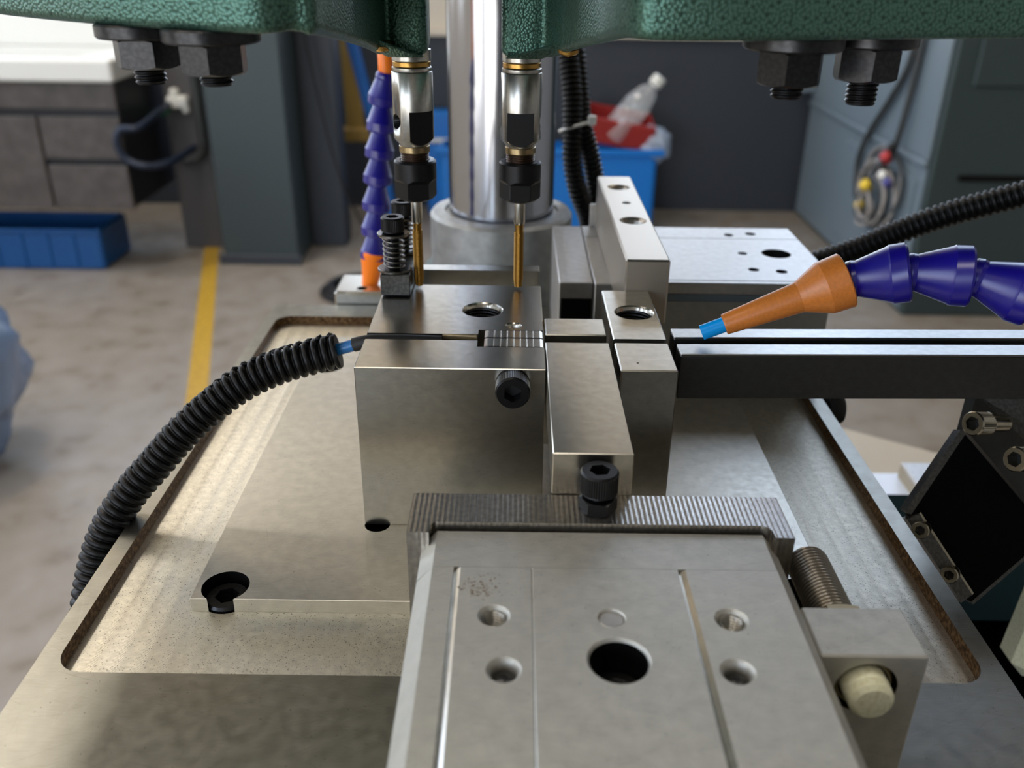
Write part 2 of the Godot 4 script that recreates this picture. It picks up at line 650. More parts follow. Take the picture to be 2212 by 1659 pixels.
	m = mat("strap_blue", Color(0.05, 0.36, 0.66), 0.45)
	m = mat("green_plastic", Color(0.05, 0.36, 0.22), 0.45)
	m = mat("red_plastic", Color(0.66, 0.10, 0.09), 0.4)
	m = mat("yellow_plastic", Color(0.88, 0.74, 0.10), 0.4)
	m = mat("cream_paint", Color(0.66, 0.62, 0.54), 0.45)
	m = mat("rail_top", Color(0.72, 0.715, 0.71), 0.36, 1.0, 0.06)
	m.albedo_texture = worn
	m = mat("stain_brown", Color(0.44, 0.40, 0.34), 0.55, 0.4)
	m = mat("rail_side", Color(0.30, 0.30, 0.295), 0.42, 0.9, 0.06)
	m.albedo_texture = worn
	m = mat("feeder_teal", Color(0.03, 0.10, 0.11), 0.8)
	m.metallic_specular = 0.15
	m = mat("pipe_board", Color(0.30, 0.29, 0.29), 0.6)
	m = mat("blue_dark", Color(0.015, 0.09, 0.18), 0.5)
	m = mat("clear_tubing", Color(0.62, 0.60, 0.58), 0.2)
	m = mat("sack_film", Color(0.46, 0.54, 0.66), 0.25)
	m = mat("white_film", Color(0.82, 0.87, 0.95), 0.3)

# ==================================================================== placing helpers
func lc(o: Node3D, x: float, h: float, z: float) -> Vector3:   # a machine point in the thing's own millimetres
	return o.transform.affine_inverse() * V(x, h, z) * 1000.0

func bx(o: Node3D, called: String, x0: float, x1: float, h0: float, h1: float, z0: float, z1: float, material: Material, k := 0.3) -> MeshInstance3D:
	var b := MB.new()
	b.box(lc(o, (x0 + x1) / 2, (h0 + h1) / 2, (z0 + z1) / 2), Vector3(x1 - x0, h1 - h0, z1 - z0), k)
	return obj(called, b.mesh(), material, o)

func solid(o: Node3D, x0: float, x1: float, h0: float, h1: float, z0: float, z1: float, k := 0.3) -> ArrayMesh:
	return box_mesh(lc(o, (x0 + x1) / 2, (h0 + h1) / 2, (z0 + z1) / 2), Vector3(x1 - x0, h1 - h0, z1 - z0), k)

func notch(o: Node3D, x0: float, x1: float, h0: float, h1: float, z0: float, z1: float) -> Array:
	return ["box", lc(o, (x0 + x1) / 2, (h0 + h1) / 2, (z0 + z1) / 2), Vector3(x1 - x0, h1 - h0, z1 - z0)]

func room_box(called: String, x0: float, x1: float, h0: float, h1: float, z0: float, z1: float, material: Material, cuts := []) -> Node3D:
	if cuts.is_empty():
		return struct(called, box_mesh(Vector3.ZERO, Vector3(x1 - x0, h1 - h0, z1 - z0), 0.5), material, V((x0 + x1) / 2, (h0 + h1) / 2, (z0 + z1) / 2))
	var o := CSGMesh3D.new()
	o.name = called
	o.mesh = box_mesh(Vector3.ZERO, Vector3(x1 - x0, h1 - h0, z1 - z0), 0.5)
	o.material = material
	o.position = V((x0 + x1) / 2, (h0 + h1) / 2, (z0 + z1) / 2)
	o.set_meta("kind", "structure")
	add_child(o)
	for c in cuts:
		var s := CSGBox3D.new()
		s.name = "opening"
		s.size = Vector3(c[1] - c[0], c[3] - c[2], c[5] - c[4]) * 0.001
		s.position = V((c[0] + c[1]) / 2, (c[2] + c[3]) / 2, (c[4] + c[5]) / 2) - o.position
		s.material = material
		s.operation = CSGShape3D.OPERATION_SUBTRACTION
		o.add_child(s, true)
	return o

func cap_screw(o: Node3D, at: Vector3, turn: Basis, d: float, h: float, af: float, shank_d: float, shank: float, head_mat: Material, teeth := 42) -> void:
	# head from y = 0 up to h, threaded shank below; at in local millimetres
	var b := MB.new()
	b.cap_head(d, h, af, h * 0.68, teeth)
	obj("head", b.mesh(), head_mat, o, at * 0.001, turn)
	var dark := MB.new()
	dark.xf = Transform3D(Basis(Vector3.UP, PI / 6), Vector3.ZERO)
	dark.hexa(af * 0.985, h * 0.32 + 0.02, h * 0.32 + 0.3, 0.0, false, false)
	obj("socket_floor", dark.mesh(), M.rubber, o, at * 0.001, turn)
	if shank > 0.0:
		var s := MB.new()
		s.thread(shank_d * 0.5, shank_d * 0.07, shank_d * 0.16, -shank, 0.02)
		obj("shank", s.mesh(), head_mat, o, at * 0.001, turn)

# ==================================================================== the room
func build_room() -> void:
	var F := -927.0
	var floor_ := room_box("floor", -3200, 3400, F - 200, F, -3600, 4500, M.concrete)
	var b := MB.new()
	b.box(Vector3.ZERO, Vector3(58, 0.8, 2600), 0.2)
	var a := V(-1420, F, 4200)
	var e := V(-700, F, 1580)
	var turn := Basis(Vector3.UP, atan2((e - a).x, (e - a).z))
	obj("painted_line", b.mesh(), M.line_yellow, floor_, (a + e) * 0.5 - floor_.position + Vector3.UP * 0.0002, turn)
	var windows := [[-2700, -1500, 0, 1300], [-1150, 50, 0, 1300], [350, 1050, 0, 1500], [1170, 2080, 0, 3300], [2180, 3100, 0, 3300]]
	var cuts := []
	for w in windows:
		cuts.append([w[0], w[1], w[2], w[3], 4200, 4600])
	var back := room_box("wall_back", -3200, 3400, F, 3600, 4300, 4450, M.wall_white, cuts)
	bx(back, "wainscot", -3000, 3200, F, -150, 4285, 4300.5, M.wall_dark, 1.0)
	bx(back, "ledge", -3000, 3200, -150, -125, 4255, 4300.5, M.wall_white, 2.0)
	var sides := [[-3000, -1000, -600, 1950], [250, 1250, 50, 1750], [1900, 3300, 50, 2300]]
	cuts = []
	for w in sides:
		cuts.append([-3300, -2900, w[2], w[3], w[0], w[1]])
	room_box("wall_left", -3200, -3000, F, 3600, -3600, 4450, M.wall_white, cuts)
	room_box("wall_right", 3200, 3400, F, 3600, -3600, 4450, M.wall_grey)
	var front := room_box("wall_front", -3200, 3400, F, 3600, -3600, -3400, M.wall_grey, [[-2990, -900, F + 2, 1500, -3700, -3300]])
	bx(front, "door_frame", -3000, -2960, F, 1590, -3420, -3390, M.wall_dark, 3.0)
	bx(front, "door_frame", -900, -810, F, 1590, -3420, -3390, M.wall_dark, 3.0)
	bx(front, "door_frame", -2990, -810, 1500, 1590, -3420, -3390, M.wall_dark, 3.0)
	bx(front, "wainscot", -800, 3200, F, 100, -3400.5, -3385, M.wall_dark, 1.0)
	room_box("ceiling", -3200, 3400, 3600, 3750, -3600, 4500, M.ceiling_grey)
	var n := 0
	for w in windows:
		n += 1
		make_window(n, (w[0] + w[1]) / 2.0, (w[2] + w[3]) / 2.0, 4375, w[1] - w[0], w[3] - w[2], false)
	for w in sides:
		n += 1
		make_window(n, -3100, (w[2] + w[3]) / 2.0, (w[0] + w[1]) / 2.0, w[1] - w[0], w[3] - w[2], true)
	var i := 0
	var names := ["high above the drilling machine", "over the middle of the hall in front", "near the middle left window", "over the right side of the machine", "near the front left window", "towards the back wall over the wash stand side"]
	for q in [[-600, 700], [-300, -1900], [-2300, 1200], [2000, 700], [-2200, -900], [-1700, 2650]]:
		var t := thing("ceiling_light", "white rectangular ceiling light panel " + names[i], "ceiling light", V(q[0], 3570, q[1]))
		bx(t, "frame", q[0] - 320, q[0] + 320, 3580, 3600, q[1] - 620, q[1] + 620, M.window_frame, 2.0)
		bx(t, "diffuser", q[0] - 300, q[0] + 300, 3570, 3580, q[1] - 600, q[1] + 600, M.panel_glow, 1.0)
		var l := AreaLight3D.new()
		l.name = "panel_light"
		l.area_size = Vector2(0.6, 1.2)
		l.light_color = Color(1.0, 0.96, 0.91)
		l.light_energy = 5.0 if i == 5 else 1.6
		l.rotation.x = -PI / 2
		l.position.y = -0.004
		l.light_size = 0.5
		l.shadow_enabled = true
		t.add_child(l)
		i += 1

func make_window(n: int, x: float, h: float, z: float, w: float, t: float, along_z: bool) -> void:
	var o := Node3D.new()
	o.name = "window_%d" % n
	o.position = V(x, h, z)
	if along_z:
		o.rotation.y = PI / 2
	o.set_meta("kind", "structure")
	add_child(o)
	var b := MB.new()
	for s in [-1, 1]:
		b.box(Vector3(s * (w / 2 - 25), 0, 0), Vector3(50, t, 60), 3)
		b.box(Vector3(0, s * (t / 2 - 25), 0), Vector3(w, 50, 60), 3)
	b.box(Vector3.ZERO, Vector3(40, t, 50), 3)
	obj("window_frame", b.mesh(), M.window_frame, o)
	for s in [-1, 1]:
		obj("pane", box_mesh(Vector3(s * w / 4, 0, 0), Vector3(w / 2 - 60, t - 90, 4), 0.2), M.glass, o)

# ==================================================================== machine base, plate, column
func build_machine_bed() -> void:
	var t := thing("machine_bed", "dark green cast machine bed and pedestal under the steel base plate", "machine base", V(0, -927, 430))
	bx(t, "bed", -150, 158, -110, -26, 190, 568, M.machine_green, 8.0)
	bx(t, "column_foot", -78, 58, -110, -26, 560, 780, M.machine_green, 8.0)
	bx(t, "pedestal", -70, 60, -927, -110, 300, 740, M.machine_green, 10.0)
	var c := thing("machine_column", "thick polished steel column rising behind the two spindles", "column", V(-9.5, -26, 650))
	var b := MB.new()
	b.lathe([Vector2(0, 0), Vector2(38, 0), Vector2(38, 520), Vector2(0, 520)], 96)
	obj("post", b.mesh(), M.chrome, c)
	b = MB.new()
	b.lathe([Vector2(37.9, 0), Vector2(52, 0), Vector2(52, 71), Vector2(50, 73.5), Vector2(41.5, 74), Vector2(41, 72), Vector2(37.9, 71.5)], 96)
	obj("collar", b.mesh(), M.cast_collar, c)

func rounded_rect(x0: float, x1: float, z0: float, z1: float, r: float, per := 8) -> PackedVector2Array:
	var out := PackedVector2Array()
	for q in [[x1 - r, z1 - r, 0.0], [x0 + r, z1 - r, PI / 2], [x0 + r, z0 + r, PI], [x1 - r, z0 + r, PI * 1.5]]:
		for i in per + 1:
			var a: float = q[2] + PI / 2 * i / per
			out.append(Vector2(q[0] + cos(a) * r, q[1] + sin(a) * r))
	return out

func build_plate() -> void:
	var t := thing("base_plate", "wide machined steel base plate with a milled trough and raised centre", "base plate", V(5, -26, 380))
	# rim: a frame between the outer rectangle and the rounded trough, drawn in x, z and turned flat
	var inner := rounded_rect(-155, 163.5, 229.5, 553, 10)
	var outer := PackedVector2Array()
	var X0 := -162.2
	var X1 := 171.0
	var Z0 := 120.0
	var Z1 := 574.0
	for q in inner:
		# the matching point on the outer rectangle, out through the nearer side
		outer.append(Vector2(X0 if q.x < -144.9 else X1 if q.x > 153.4 else q.x, Z1 if q.y > 542.9 else Z0 if q.y < 239.6 else q.y))
	var b := MB.new()
	var n := inner.size()
	b.flat()
	for i in n:
		var j := (i + 1) % n
		var ia := lc(t, inner[i].x, 0, inner[i].y)
		var ib := lc(t, inner[j].x, 0, inner[j].y)
		var oa := lc(t, outer[i].x, 0, outer[i].y)
		var ob := lc(t, outer[j].x, 0, outer[j].y)
		var up := Vector3.UP
		# top with a small broken edge, then the outside
		b.face([ia, ib, ob, oa], (ia + ob) * 0.5 - up * 10)
		b.face([oa, ob, ob - up * 19, oa - up * 19], lc(t, 5, 0, 350))
	# corners of the outer rectangle
	for q in [[X0, Z0], [X1, Z0], [X0, Z1], [X1, Z1]]:
		pass
	obj("rim", b.mesh(), M.plate_rim, t)
	b = MB.new()
	b.smooth()
	for i in n:
		var j := (i + 1) % n
		var ia := lc(t, inner[i].x, 0, inner[i].y)
		var ib := lc(t, inner[j].x, 0, inner[j].y)
		var dn := Vector3.DOWN * 6.2
		b.quad(ia, ib, ib + dn, ia + dn)
	obj("trough_wall", b.mesh(), M.trough_wall, t)
	var holes := [[-109, 275.5], [-108, 476], [112, 476], [112, 275.5]]
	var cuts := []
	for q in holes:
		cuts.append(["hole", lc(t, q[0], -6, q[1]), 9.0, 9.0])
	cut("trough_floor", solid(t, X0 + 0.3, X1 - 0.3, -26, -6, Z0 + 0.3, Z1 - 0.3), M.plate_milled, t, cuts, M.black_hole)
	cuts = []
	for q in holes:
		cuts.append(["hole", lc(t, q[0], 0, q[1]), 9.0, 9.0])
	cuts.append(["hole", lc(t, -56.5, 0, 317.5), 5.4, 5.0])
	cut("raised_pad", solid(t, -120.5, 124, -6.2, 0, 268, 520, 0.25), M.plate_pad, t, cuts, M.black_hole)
	var where := ["in the counterbore at the near corner of the base plate pad", "in the counterbore beneath the free end of the corrugated hose", "in the far counterbore behind the guide rails", "in the near counterbore under the shock absorber"]
	for i in 2:
		var q = holes[i]
		var s := thing("plate_screw", "black socket screw sunk " + where[i], "screw", V(q[0], -15, q[1]))
		cap_screw(s, Vector3.ZERO, Basis(Vector3.UP, 0.3), 16.4, 10.5, 8, 10, 0, M.worn_black)

# ==================================================================== drilling heads, spindles, taps
func casting(called: String, label: String, pts: Array, inward: Vector3, up_h: float) -> Node3D:
	# pts: the lower front outline as machine (x, h, z), in order; the wall rises from it, the underside runs to an inner point
	var t := thing(called, label, "drilling head", V(inward.x, inward.y, inward.z))
	var path := []
	for p in pts:
		path.append(lc(t, p.x, p.y, p.z))
	var c := curve_points(path, 1.5, 0.14)
	var b := MB.new()
	var n := c.size()
	var rows := []
	var mid := lc(t, inward.x, inward.y, inward.z)
	var r := 3.2
	for i in n:
		var d := (c[mini(i + 1, n - 1)] - c[maxi(i - 1, 0)])
		d.y = 0
		var out := d.normalized().cross(Vector3.UP)
		if out.dot(c[i] - mid) < 0:
			out = -out
		var row := [c[i] - out * 4.5 + Vector3.UP * 0.4]
		for k in 7:
			var a := PI / 2 * k / 6
			row.append(c[i] - out * (r - r * sin(a)) + Vector3.UP * (r - r * cos(a)))
		for k in range(1, 7):
			row.append(Vector3(c[i].x, lerpf(c[i].y + r, (up_h - inward.y), pow(k / 6.0, 1.3)), c[i].z))
		rows.append(row)
	b.smooth()
	for i in n - 1:
		for k in rows[i].size() - 1:
			b.quad(rows[i][k], rows[i][k + 1], rows[i + 1][k + 1], rows[i + 1][k])
	# underside inside the lip, top, closing faces
	for i in n - 1:
		b.tri(rows[i][0], rows[i + 1][0], mid + Vector3.UP * 2)
		b.tri(rows[i][-1], mid + Vector3.UP * (up_h - inward.y), rows[i + 1][-1])
	b.flat()
	for k in rows[0].size() - 1:
		b.tri(rows[0][k], mid + Vector3.UP * 2, rows[0][k + 1])
		b.tri(rows[n - 1][k], rows[n - 1][k + 1], mid + Vector3.UP * 2)
	obj("casting", b.mesh(), M.hammered_green, t)
	return t

func build_head() -> void:
	casting("drilling_head", "green hammered-paint drilling head casting over the left pair of black nuts",
		[Vector3(-200, 200, 345), Vector3(-173, 199, 325), Vector3(-129, 199, 294), Vector3(-96, 199, 278), Vector3(-76, 199, 271), Vector3(-69, 199, 272.5), Vector3(-64, 199.2, 279),
		Vector3(-61, 198.5, 279.5), Vector3(-58.5, 198, 283), Vector3(-58.5, 196, 303), Vector3(-57.5, 190, 346), Vector3(-55.5, 183.5, 385), Vector3(-54, 180.4, 398.5), Vector3(-50, 180, 397.2), Vector3(-41, 180, 397.2), Vector3(-37.8, 180.2, 399), Vector3(-37.2, 180.6, 406), Vector3(-38.5, 184, 424), Vector3(-46, 196, 431), Vector3(-60, 199, 433)],
		Vector3(-92, 200, 372), 262)
	casting("drilling_head", "green hammered-paint drilling head casting over the right pair of black nuts",
		[Vector3(18, 199, 433), Vector3(4, 196, 431), Vector3(-5.2, 184, 424), Vector3(-6.3, 180.6, 406), Vector3(-5.8, 180.2, 399), Vector3(-2, 180, 397.2), Vector3(7, 180, 397.2), Vector3(12, 180.2, 397.5), Vector3(15.5, 182.5, 388), Vector3(20.5, 187, 365), Vector3(27, 193, 325), Vector3(29, 198, 284), Vector3(33, 199, 268), Vector3(40, 199, 264), Vector3(62, 199, 266), Vector3(105, 199, 277), Vector3(152, 199, 288), Vector3(200, 199, 300)],
		Vector3(70, 200, 372), 262)
	var t := thing("column_bracket", "green housing that carries both drilling heads on the column", "machine housing", V(-10, 240, 600))
	bx(t, "housing", -265, 420, 257, 420, 320, 512, M.machine_green, 8.0)
	bx(t, "column_sleeve", -75, 56, 270, 420, 505, 720, M.machine_green, 8.0)
	# clamping nuts under the heads
	var nuts := [
		[-117.6, 303.0, 181.0, 14.6, -0.506, "outermost black flanged nut under the green head above the wash stand"],
		[-92.3, 290.0, 182.5, 14.6, 0.13, "large black nut with one bright grey face nearest the left spindle"],
		[84.0, 291.0, 180.8, 15.0, -0.367, "black nut with short thread under the head nearest the right spindle"],
		[112.0, 304.0, 177.2, 14.6, -0.14, "black nut with the longest thread under the head before the grey cabinet"]]
	for q in nuts:
		var o := thing("clamp_nut", q[5], "nut", V(q[0], 199.4, q[1]), "black nuts under the drilling heads")
		var low: float = 186.0 if q[0] < 0 else 184.8
		var b := MB.new()
		b.lathe([Vector2(5.2, 195.0), Vector2(q[3] - 0.6, 195.0), Vector2(q[3], 195.6), Vector2(q[3], 198.7), Vector2(q[3] - 0.6, 199.3), Vector2(5.2, 199.3)].map(func(v): return v - Vector2(0, 199.4)), 64)
		obj("washer", b.mesh(), M.worn_black, o)
		b = MB.new()
		b.hexa(18.0, low - 199.4, 195.0 - 199.4, 5.0, true, true)
		obj("nut", b.mesh(), M.worn_black, o, Vector3.ZERO, Basis(Vector3.UP, q[4]))
		b = MB.new()
		b.thread(5.0, 0.7, 1.5, q[2] - 199.4, -4.5, 48, 8)
		obj("stud", b.mesh(), M.black_oxide, o)
	# brass plugs
	var plug := [[-55.2, 393.0, "small brass plug under the head beside the left spindle"], [21.0, 386.0, "small brass plug under the head beside the right spindle"]]
	for q in plug:
		var b := MB.new()
		b.lathe([Vector2(0, -0.6), Vector2(2.4, -0.6), Vector2(2.6, 0.1), Vector2(4.0, 0.2), Vector2(4.4, 0.7), Vector2(4.4, 2.2), Vector2(0, 2.2)], 32)
		var o := obj("brass_plug", b.mesh(), M.brass, null, V(q[0], 183.4, q[1]), Basis(Vector3.RIGHT, 0.25))
		tag(o, q[2], "plug")
	spindle(-45.0, 0.62, "left steel drill spindle with a round cross hole and black collet nut", "gold-coloured screw tap in the collet of the left spindle")
	spindle(2.4, -0.02, "right steel drill spindle with its black flat facing forward", "gold-coloured screw tap in the collet of the right spindle")

func spindle(x: float, turn: float, label: String, tap_label: String) -> void:
	var Z := 408.0
	var o := thing("spindle", label, "spindle", V(x, 117, Z))
	o.rotation.y = turn
	var h := func(v: float) -> float: return v - 117.0
	var b := MB.new()
	b.lathe([Vector2(0, h.call(177.4)), Vector2(8.2, h.call(177.4)), Vector2(8.4, h.call(177.7)), Vector2(8.4, h.call(182)), Vector2(0, h.call(182))], 48)
	obj("upper_ring", b.mesh(), M.spindle_steel, o)
	b = MB.new()
	b.lathe([Vector2(0, h.call(174.9)), Vector2(7.9, h.call(174.9)), Vector2(8.2, h.call(175.4)), Vector2(8.2, h.call(177.0)), Vector2(7.9, h.call(177.5)), Vector2(0, h.call(177.5))], 48)
	obj("brass_ring", b.mesh(), M.brass, o)
	b = MB.new()
	b.lathe([Vector2(0, h.call(173.3)), Vector2(8.5, h.call(173.3)), Vector2(8.6, h.call(173.6)), Vector2(8.6, h.call(174.7)), Vector2(8.3, h.call(175)), Vector2(0, h.call(175))], 48)
	obj("lower_ring", b.mesh(), M.spindle_steel, o)
	var body_mesh := MB.new()
	body_mesh.lathe([Vector2(0, h.call(140)), Vector2(6.6, h.call(140)), Vector2(6.6, h.call(142.2)), Vector2(8.9, h.call(144.8)), Vector2(8.9, h.call(172.8)), Vector2(8.5, h.call(173.2)), Vector2(0, h.call(173.2))], 72)
	var cuts := [["hole", Vector3(-9, h.call(152.5), 0), 3.2, 18.0, Vector3.LEFT]]
	for s in [-1, 1]:
		cuts.append(["box", Vector3(0, h.call(149.5), s * 9.0), Vector3(14, 15.0, 4.6)])
	cut("body", body_mesh.mesh(), M.spindle_steel, o, cuts, M.black_oxide)
	b = MB.new()
	b.lathe([Vector2(0, h.call(138.6)), Vector2(6.7, h.call(138.6)), Vector2(6.9, h.call(139)), Vector2(6.9, h.call(141.4)), Vector2(6.6, h.call(141.7)), Vector2(0, h.call(141.7))], 48)
	obj("bronze_neck", b.mesh(), M.yellow_steel, o)
	b = MB.new()
	b.thread(6.5, 0.5, 1.0, h.call(133), h.call(138.8), 48, 6)
	obj("threaded_neck", b.mesh(), M.dark_thread, o)
	var ys0 := []
	b = MB.new()
	b.lathe([Vector2(6.6, h.call(127.4)), Vector2(9.5, h.call(127.2)), Vector2(9.5, h.call(134.4)), Vector2(8.8, h.call(135.2)), Vector2(6.8, h.call(135.3)), Vector2(6.6, h.call(134))], 64)
	# hexagon below: flats milled out of the round, ending in arcs
	var hf := func(a: float, y: float) -> float:
		var d := fposmod(a + turn + 0.04, PI / 3.0) - PI / 6.0
		var q := 16.4 * 0.5 / cos(d) + maxf(0.0, y - h.call(125.6)) * 0.75
		return minf(minf(9.5, q), 6.2 + (y - h.call(117.0)) * 1.9)
	ys0 = [h.call(117.0), h.call(117.5), h.call(118.0), h.call(118.5), h.call(119.0)]
	for i in 14:
		ys0.append(h.call(125.5 + i * 0.15))
	b.radial(ys0, hf, 96, true, false)
	obj("collet_nut", b.mesh(), M.black_oxide, o)
	# the tap
	var t := thing("screw_tap", tap_label, "tap", V(x, 75.4, Z))
	t.rotation.y = 0.4
	b = MB.new()
	b.lathe([Vector2(0, 30.5), Vector2(2.15, 30.5), Vector2(2.65, 31.6), Vector2(2.65, 43), Vector2(0, 43)], 40)
	obj("shank", b.mesh(), M.bright_steel, t)
	b = MB.new()
	b.lathe([Vector2(0, 26.6), Vector2(1.9, 26.6), Vector2(1.95, 28.4), Vector2(2.15, 30.6), Vector2(0, 30.6)], 32)
	obj("neck", b.mesh(), M.titanium_gold, t)
	b = MB.new()
	var f := func(a: float, y: float) -> float:
		var w := fposmod(y / 0.8 + a / TAU, 1.0)
		var q := 2.5 - 0.36 * absf(w - 0.5) * 2.0
		if y < 4.0:
			q -= (4.0 - y) * 0.14
		var g := absf(fposmod(a / TAU * 3.0 + 0.25, 1.0) - 0.5)
		if g < 0.17:
			q -= 1.0 * (1.0 - pow(g / 0.17, 2.0))
		return q
	var ys := []
	for i in 161:
		ys.append(i * 27.0 / 160)
	b.radial(ys, f, 60)
	obj("threaded_flutes", b.mesh(), M.titanium_gold, t)

# ==================================================================== tapping fixture
func build_fixture() -> void:
	var t := thing("fixture_block", "large ground steel fixture block below the two taps with slotted top", "fixture block", V(-24.3, 0, 380))
	cut("block", solid(t, -61.8, 13.2, 0, 74, 317.3, 443, 0.35), M.ground_steel, t, [
		notch(t, -70, 20, 64, 80, 412.3, 434.5), notch(t, -70, 20, 62, 80, 345, 351.8), notch(t, -14.6, 20, 63, 80, 338.6, 356.6),
		notch(t, 6.6, 20, -5, 16.5, 300, 330),
		["hole", lc(t, -13.8, 74, 380.2), 8.2, 30.0], ["sink", lc(t, -13.8, 74, 380.2), 9.3], ["hole", lc(t, 0.3, 74, 361.8), 2.6, 20.0], ["sink", lc(t, 0.3, 74, 361.8), 3.6]])
	var b := MB.new()
	b.thread(-8.25, -0.4, 1.5, 52, 73, 48, 6)
	var ring := MB.new()
	ring.radial(range(0, 61).map(func(i): return 54.0 + i * 0.3), func(a: float, y: float) -> float: return 8.15 - 0.45 * absf(fposmod(y / 1.5 + a / TAU, 1.0) - 0.5) * 2.0, 48, false)
	obj("hole_thread", ring.mesh(), M.worn_black, t, lc(t, -13.8, 0, 380.2) * 0.001)
	bx(t, "set_piece", 7.0, 13.0, 0, 15.8, 319.5, 330, M.zinc, 0.6)
	# two jaws with fine grooves across their tops
	var jl := ["rear grooved steel jaw insert let into the fixture block top", "front grooved steel jaw insert let into the fixture block top"]
	var jz := [[348.7, 356.0], [339.2, 347.5]]
	for i in 2:
		var o := thing("jaw_insert", jl[i], "jaw insert", V(0.4, 63, (jz[i][0] + jz[i][1]) / 2), "grooved jaws in the fixture block")
		var poly := PackedVector2Array([Vector2(-12.2, 0), Vector2(12.2, 0), Vector2(12.2, 10.7)])
		for k in range(8, -1, -1):
			var gx := -12.2 + 24.4 * (k + 0.5) / 9.0
			poly.append(Vector2(gx + 0.28, 11.05))
			poly.append(Vector2(gx, 10.8))
			poly.append(Vector2(gx - 0.28, 11.05))
		poly.append(Vector2(-12.2, 10.7))
		var q := MB.new()
		var w: float = jz[i][1] - jz[i][0]
		q.prism(poly, -w / 2, w / 2)
		obj("jaw", q.mesh(), M.ground_steel, o)
	var s := thing("socket_screw", "black knurled socket screw standing out of the fixture block front", "screw", V(0.3, 67.4, 317.3))
	s.rotation.x = PI / 2
	cap_screw(s, Vector3(0, 0.3, 0), Basis(Vector3.UP, PI / 6), 13.6, 8.2, 6.4, 8, 14, M.black_oxide, 48)
	# spring loaded clamp bar
	var c := thing("spring_clamp_bar", "small dark steel clamp bar carrying two spring screws on the fixture block", "clamp", V(-54.8, 74, 416))
	c.rotation.y = 0.0
	cut("bar", solid(c, -61.6, -47.9, 74.8, 85, 394.5, 441, 0.4), M.dark_steel, c, [])
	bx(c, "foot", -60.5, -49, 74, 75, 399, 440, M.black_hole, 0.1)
	spring_screw(-55.6, 401.5, "nearer spring-loaded black socket screw on the clamp bar")
	spring_screw(-54.4, 429.5, "farther spring-loaded black socket screw on the clamp bar, behind the first")
	# clamping block on the right of the rams
	var k := thing("clamp_block", "tall narrow steel block with a big hole in its top, right of the rams", "steel block", V(53.6, 0, 362))
	cut("block", solid(k, 42.4, 65.0, 0, 74, 317.6, 407.6, 0.5), M.ground_steel, k, [
		notch(k, 30, 80, 60, 80, 344.2, 348.6), ["hole", lc(k, 54.7, 74, 379.2), 8.1, 26.0], ["sink", lc(k, 54.7, 74, 379.2), 9.0], ["hole", lc(k, 49.8, 74, 324.5), 0.5, 3.0]], M.ground_steel)
	ring = MB.new()
	ring.radial(range(0, 61).map(func(i): return 54.0 + i * 0.3), func(a: float, y: float) -> float: return 8.05 - 0.45 * absf(fposmod(y / 1.5 + a / TAU, 1.0) - 0.5) * 2.0, 48, false)
	obj("hole_thread", ring.mesh(), M.worn_black, k, lc(k, 54.7, 0, 379.2) * 0.001)
	# rams
	var r := thing("front_ram", "flat steel ram reaching from the bracket to the fixture slot", "ram", V(26.8, 58.2, 298))
	bx(r, "bar", 13.6, 40.3, 58.2, 74, 253.4, 344.2, M.ground_steel, 0.4)
	r = thing("rear_ram", "short steel ram end behind the slot, facing the front ram", "ram", V(27, 44, 362))
	bx(r, "bar", 13.9, 40.0, 20, 74, 352.6, 371, M.ground_steel, 0.5)
	bx(r, "link", 22, 34, 20, 32, 370.5, 467.8, M.worn_black, 0.5)

func spring_screw(x: float, z: float, label: String) -> void:
	var o := thing("spring_screw", label, "screw", V(x, 85, z), "spring screws on the clamp bar")
	cap_screw(o, Vector3(0, 18.6, 0), Basis(Vector3.UP, 0.2), 10.6, 7.0, 5.2, 6, 0, M.black_oxide, 42)
	var b := MB.new()
	b.thread(2.9, 0.4, 1.0, 0.0, 18.8, 32, 6)
	obj("shank", b.mesh(), M.black_oxide, o)
	for y in [0.0, 16.8]:
		b = MB.new()
		var R := 7.8 if y < 1.0 else 7.3
		b.lathe([Vector2(3.1, y + 0.05), Vector2(R - 0.3, y + 0.05), Vector2(R, y + 0.4), Vector2(R, y + 1.2), Vector2(R - 0.3, y + 1.5), Vector2(3.1, y + 1.5)], 48)
		obj("washer", b.mesh(), M.spring_wire, o)
	b = MB.new()
	var pts := PackedVector3Array()
	for i in 241:
		var a := TAU * 6.0 * i / 240.0
		pts.append(Vector3(cos(a) * 4.6, 2.1 + 14.1 * i / 240.0, sin(a) * 4.6))
	b.tube(pts, [0.55], 8)
	obj("spring", b.mesh(), M.spring_wire, o)

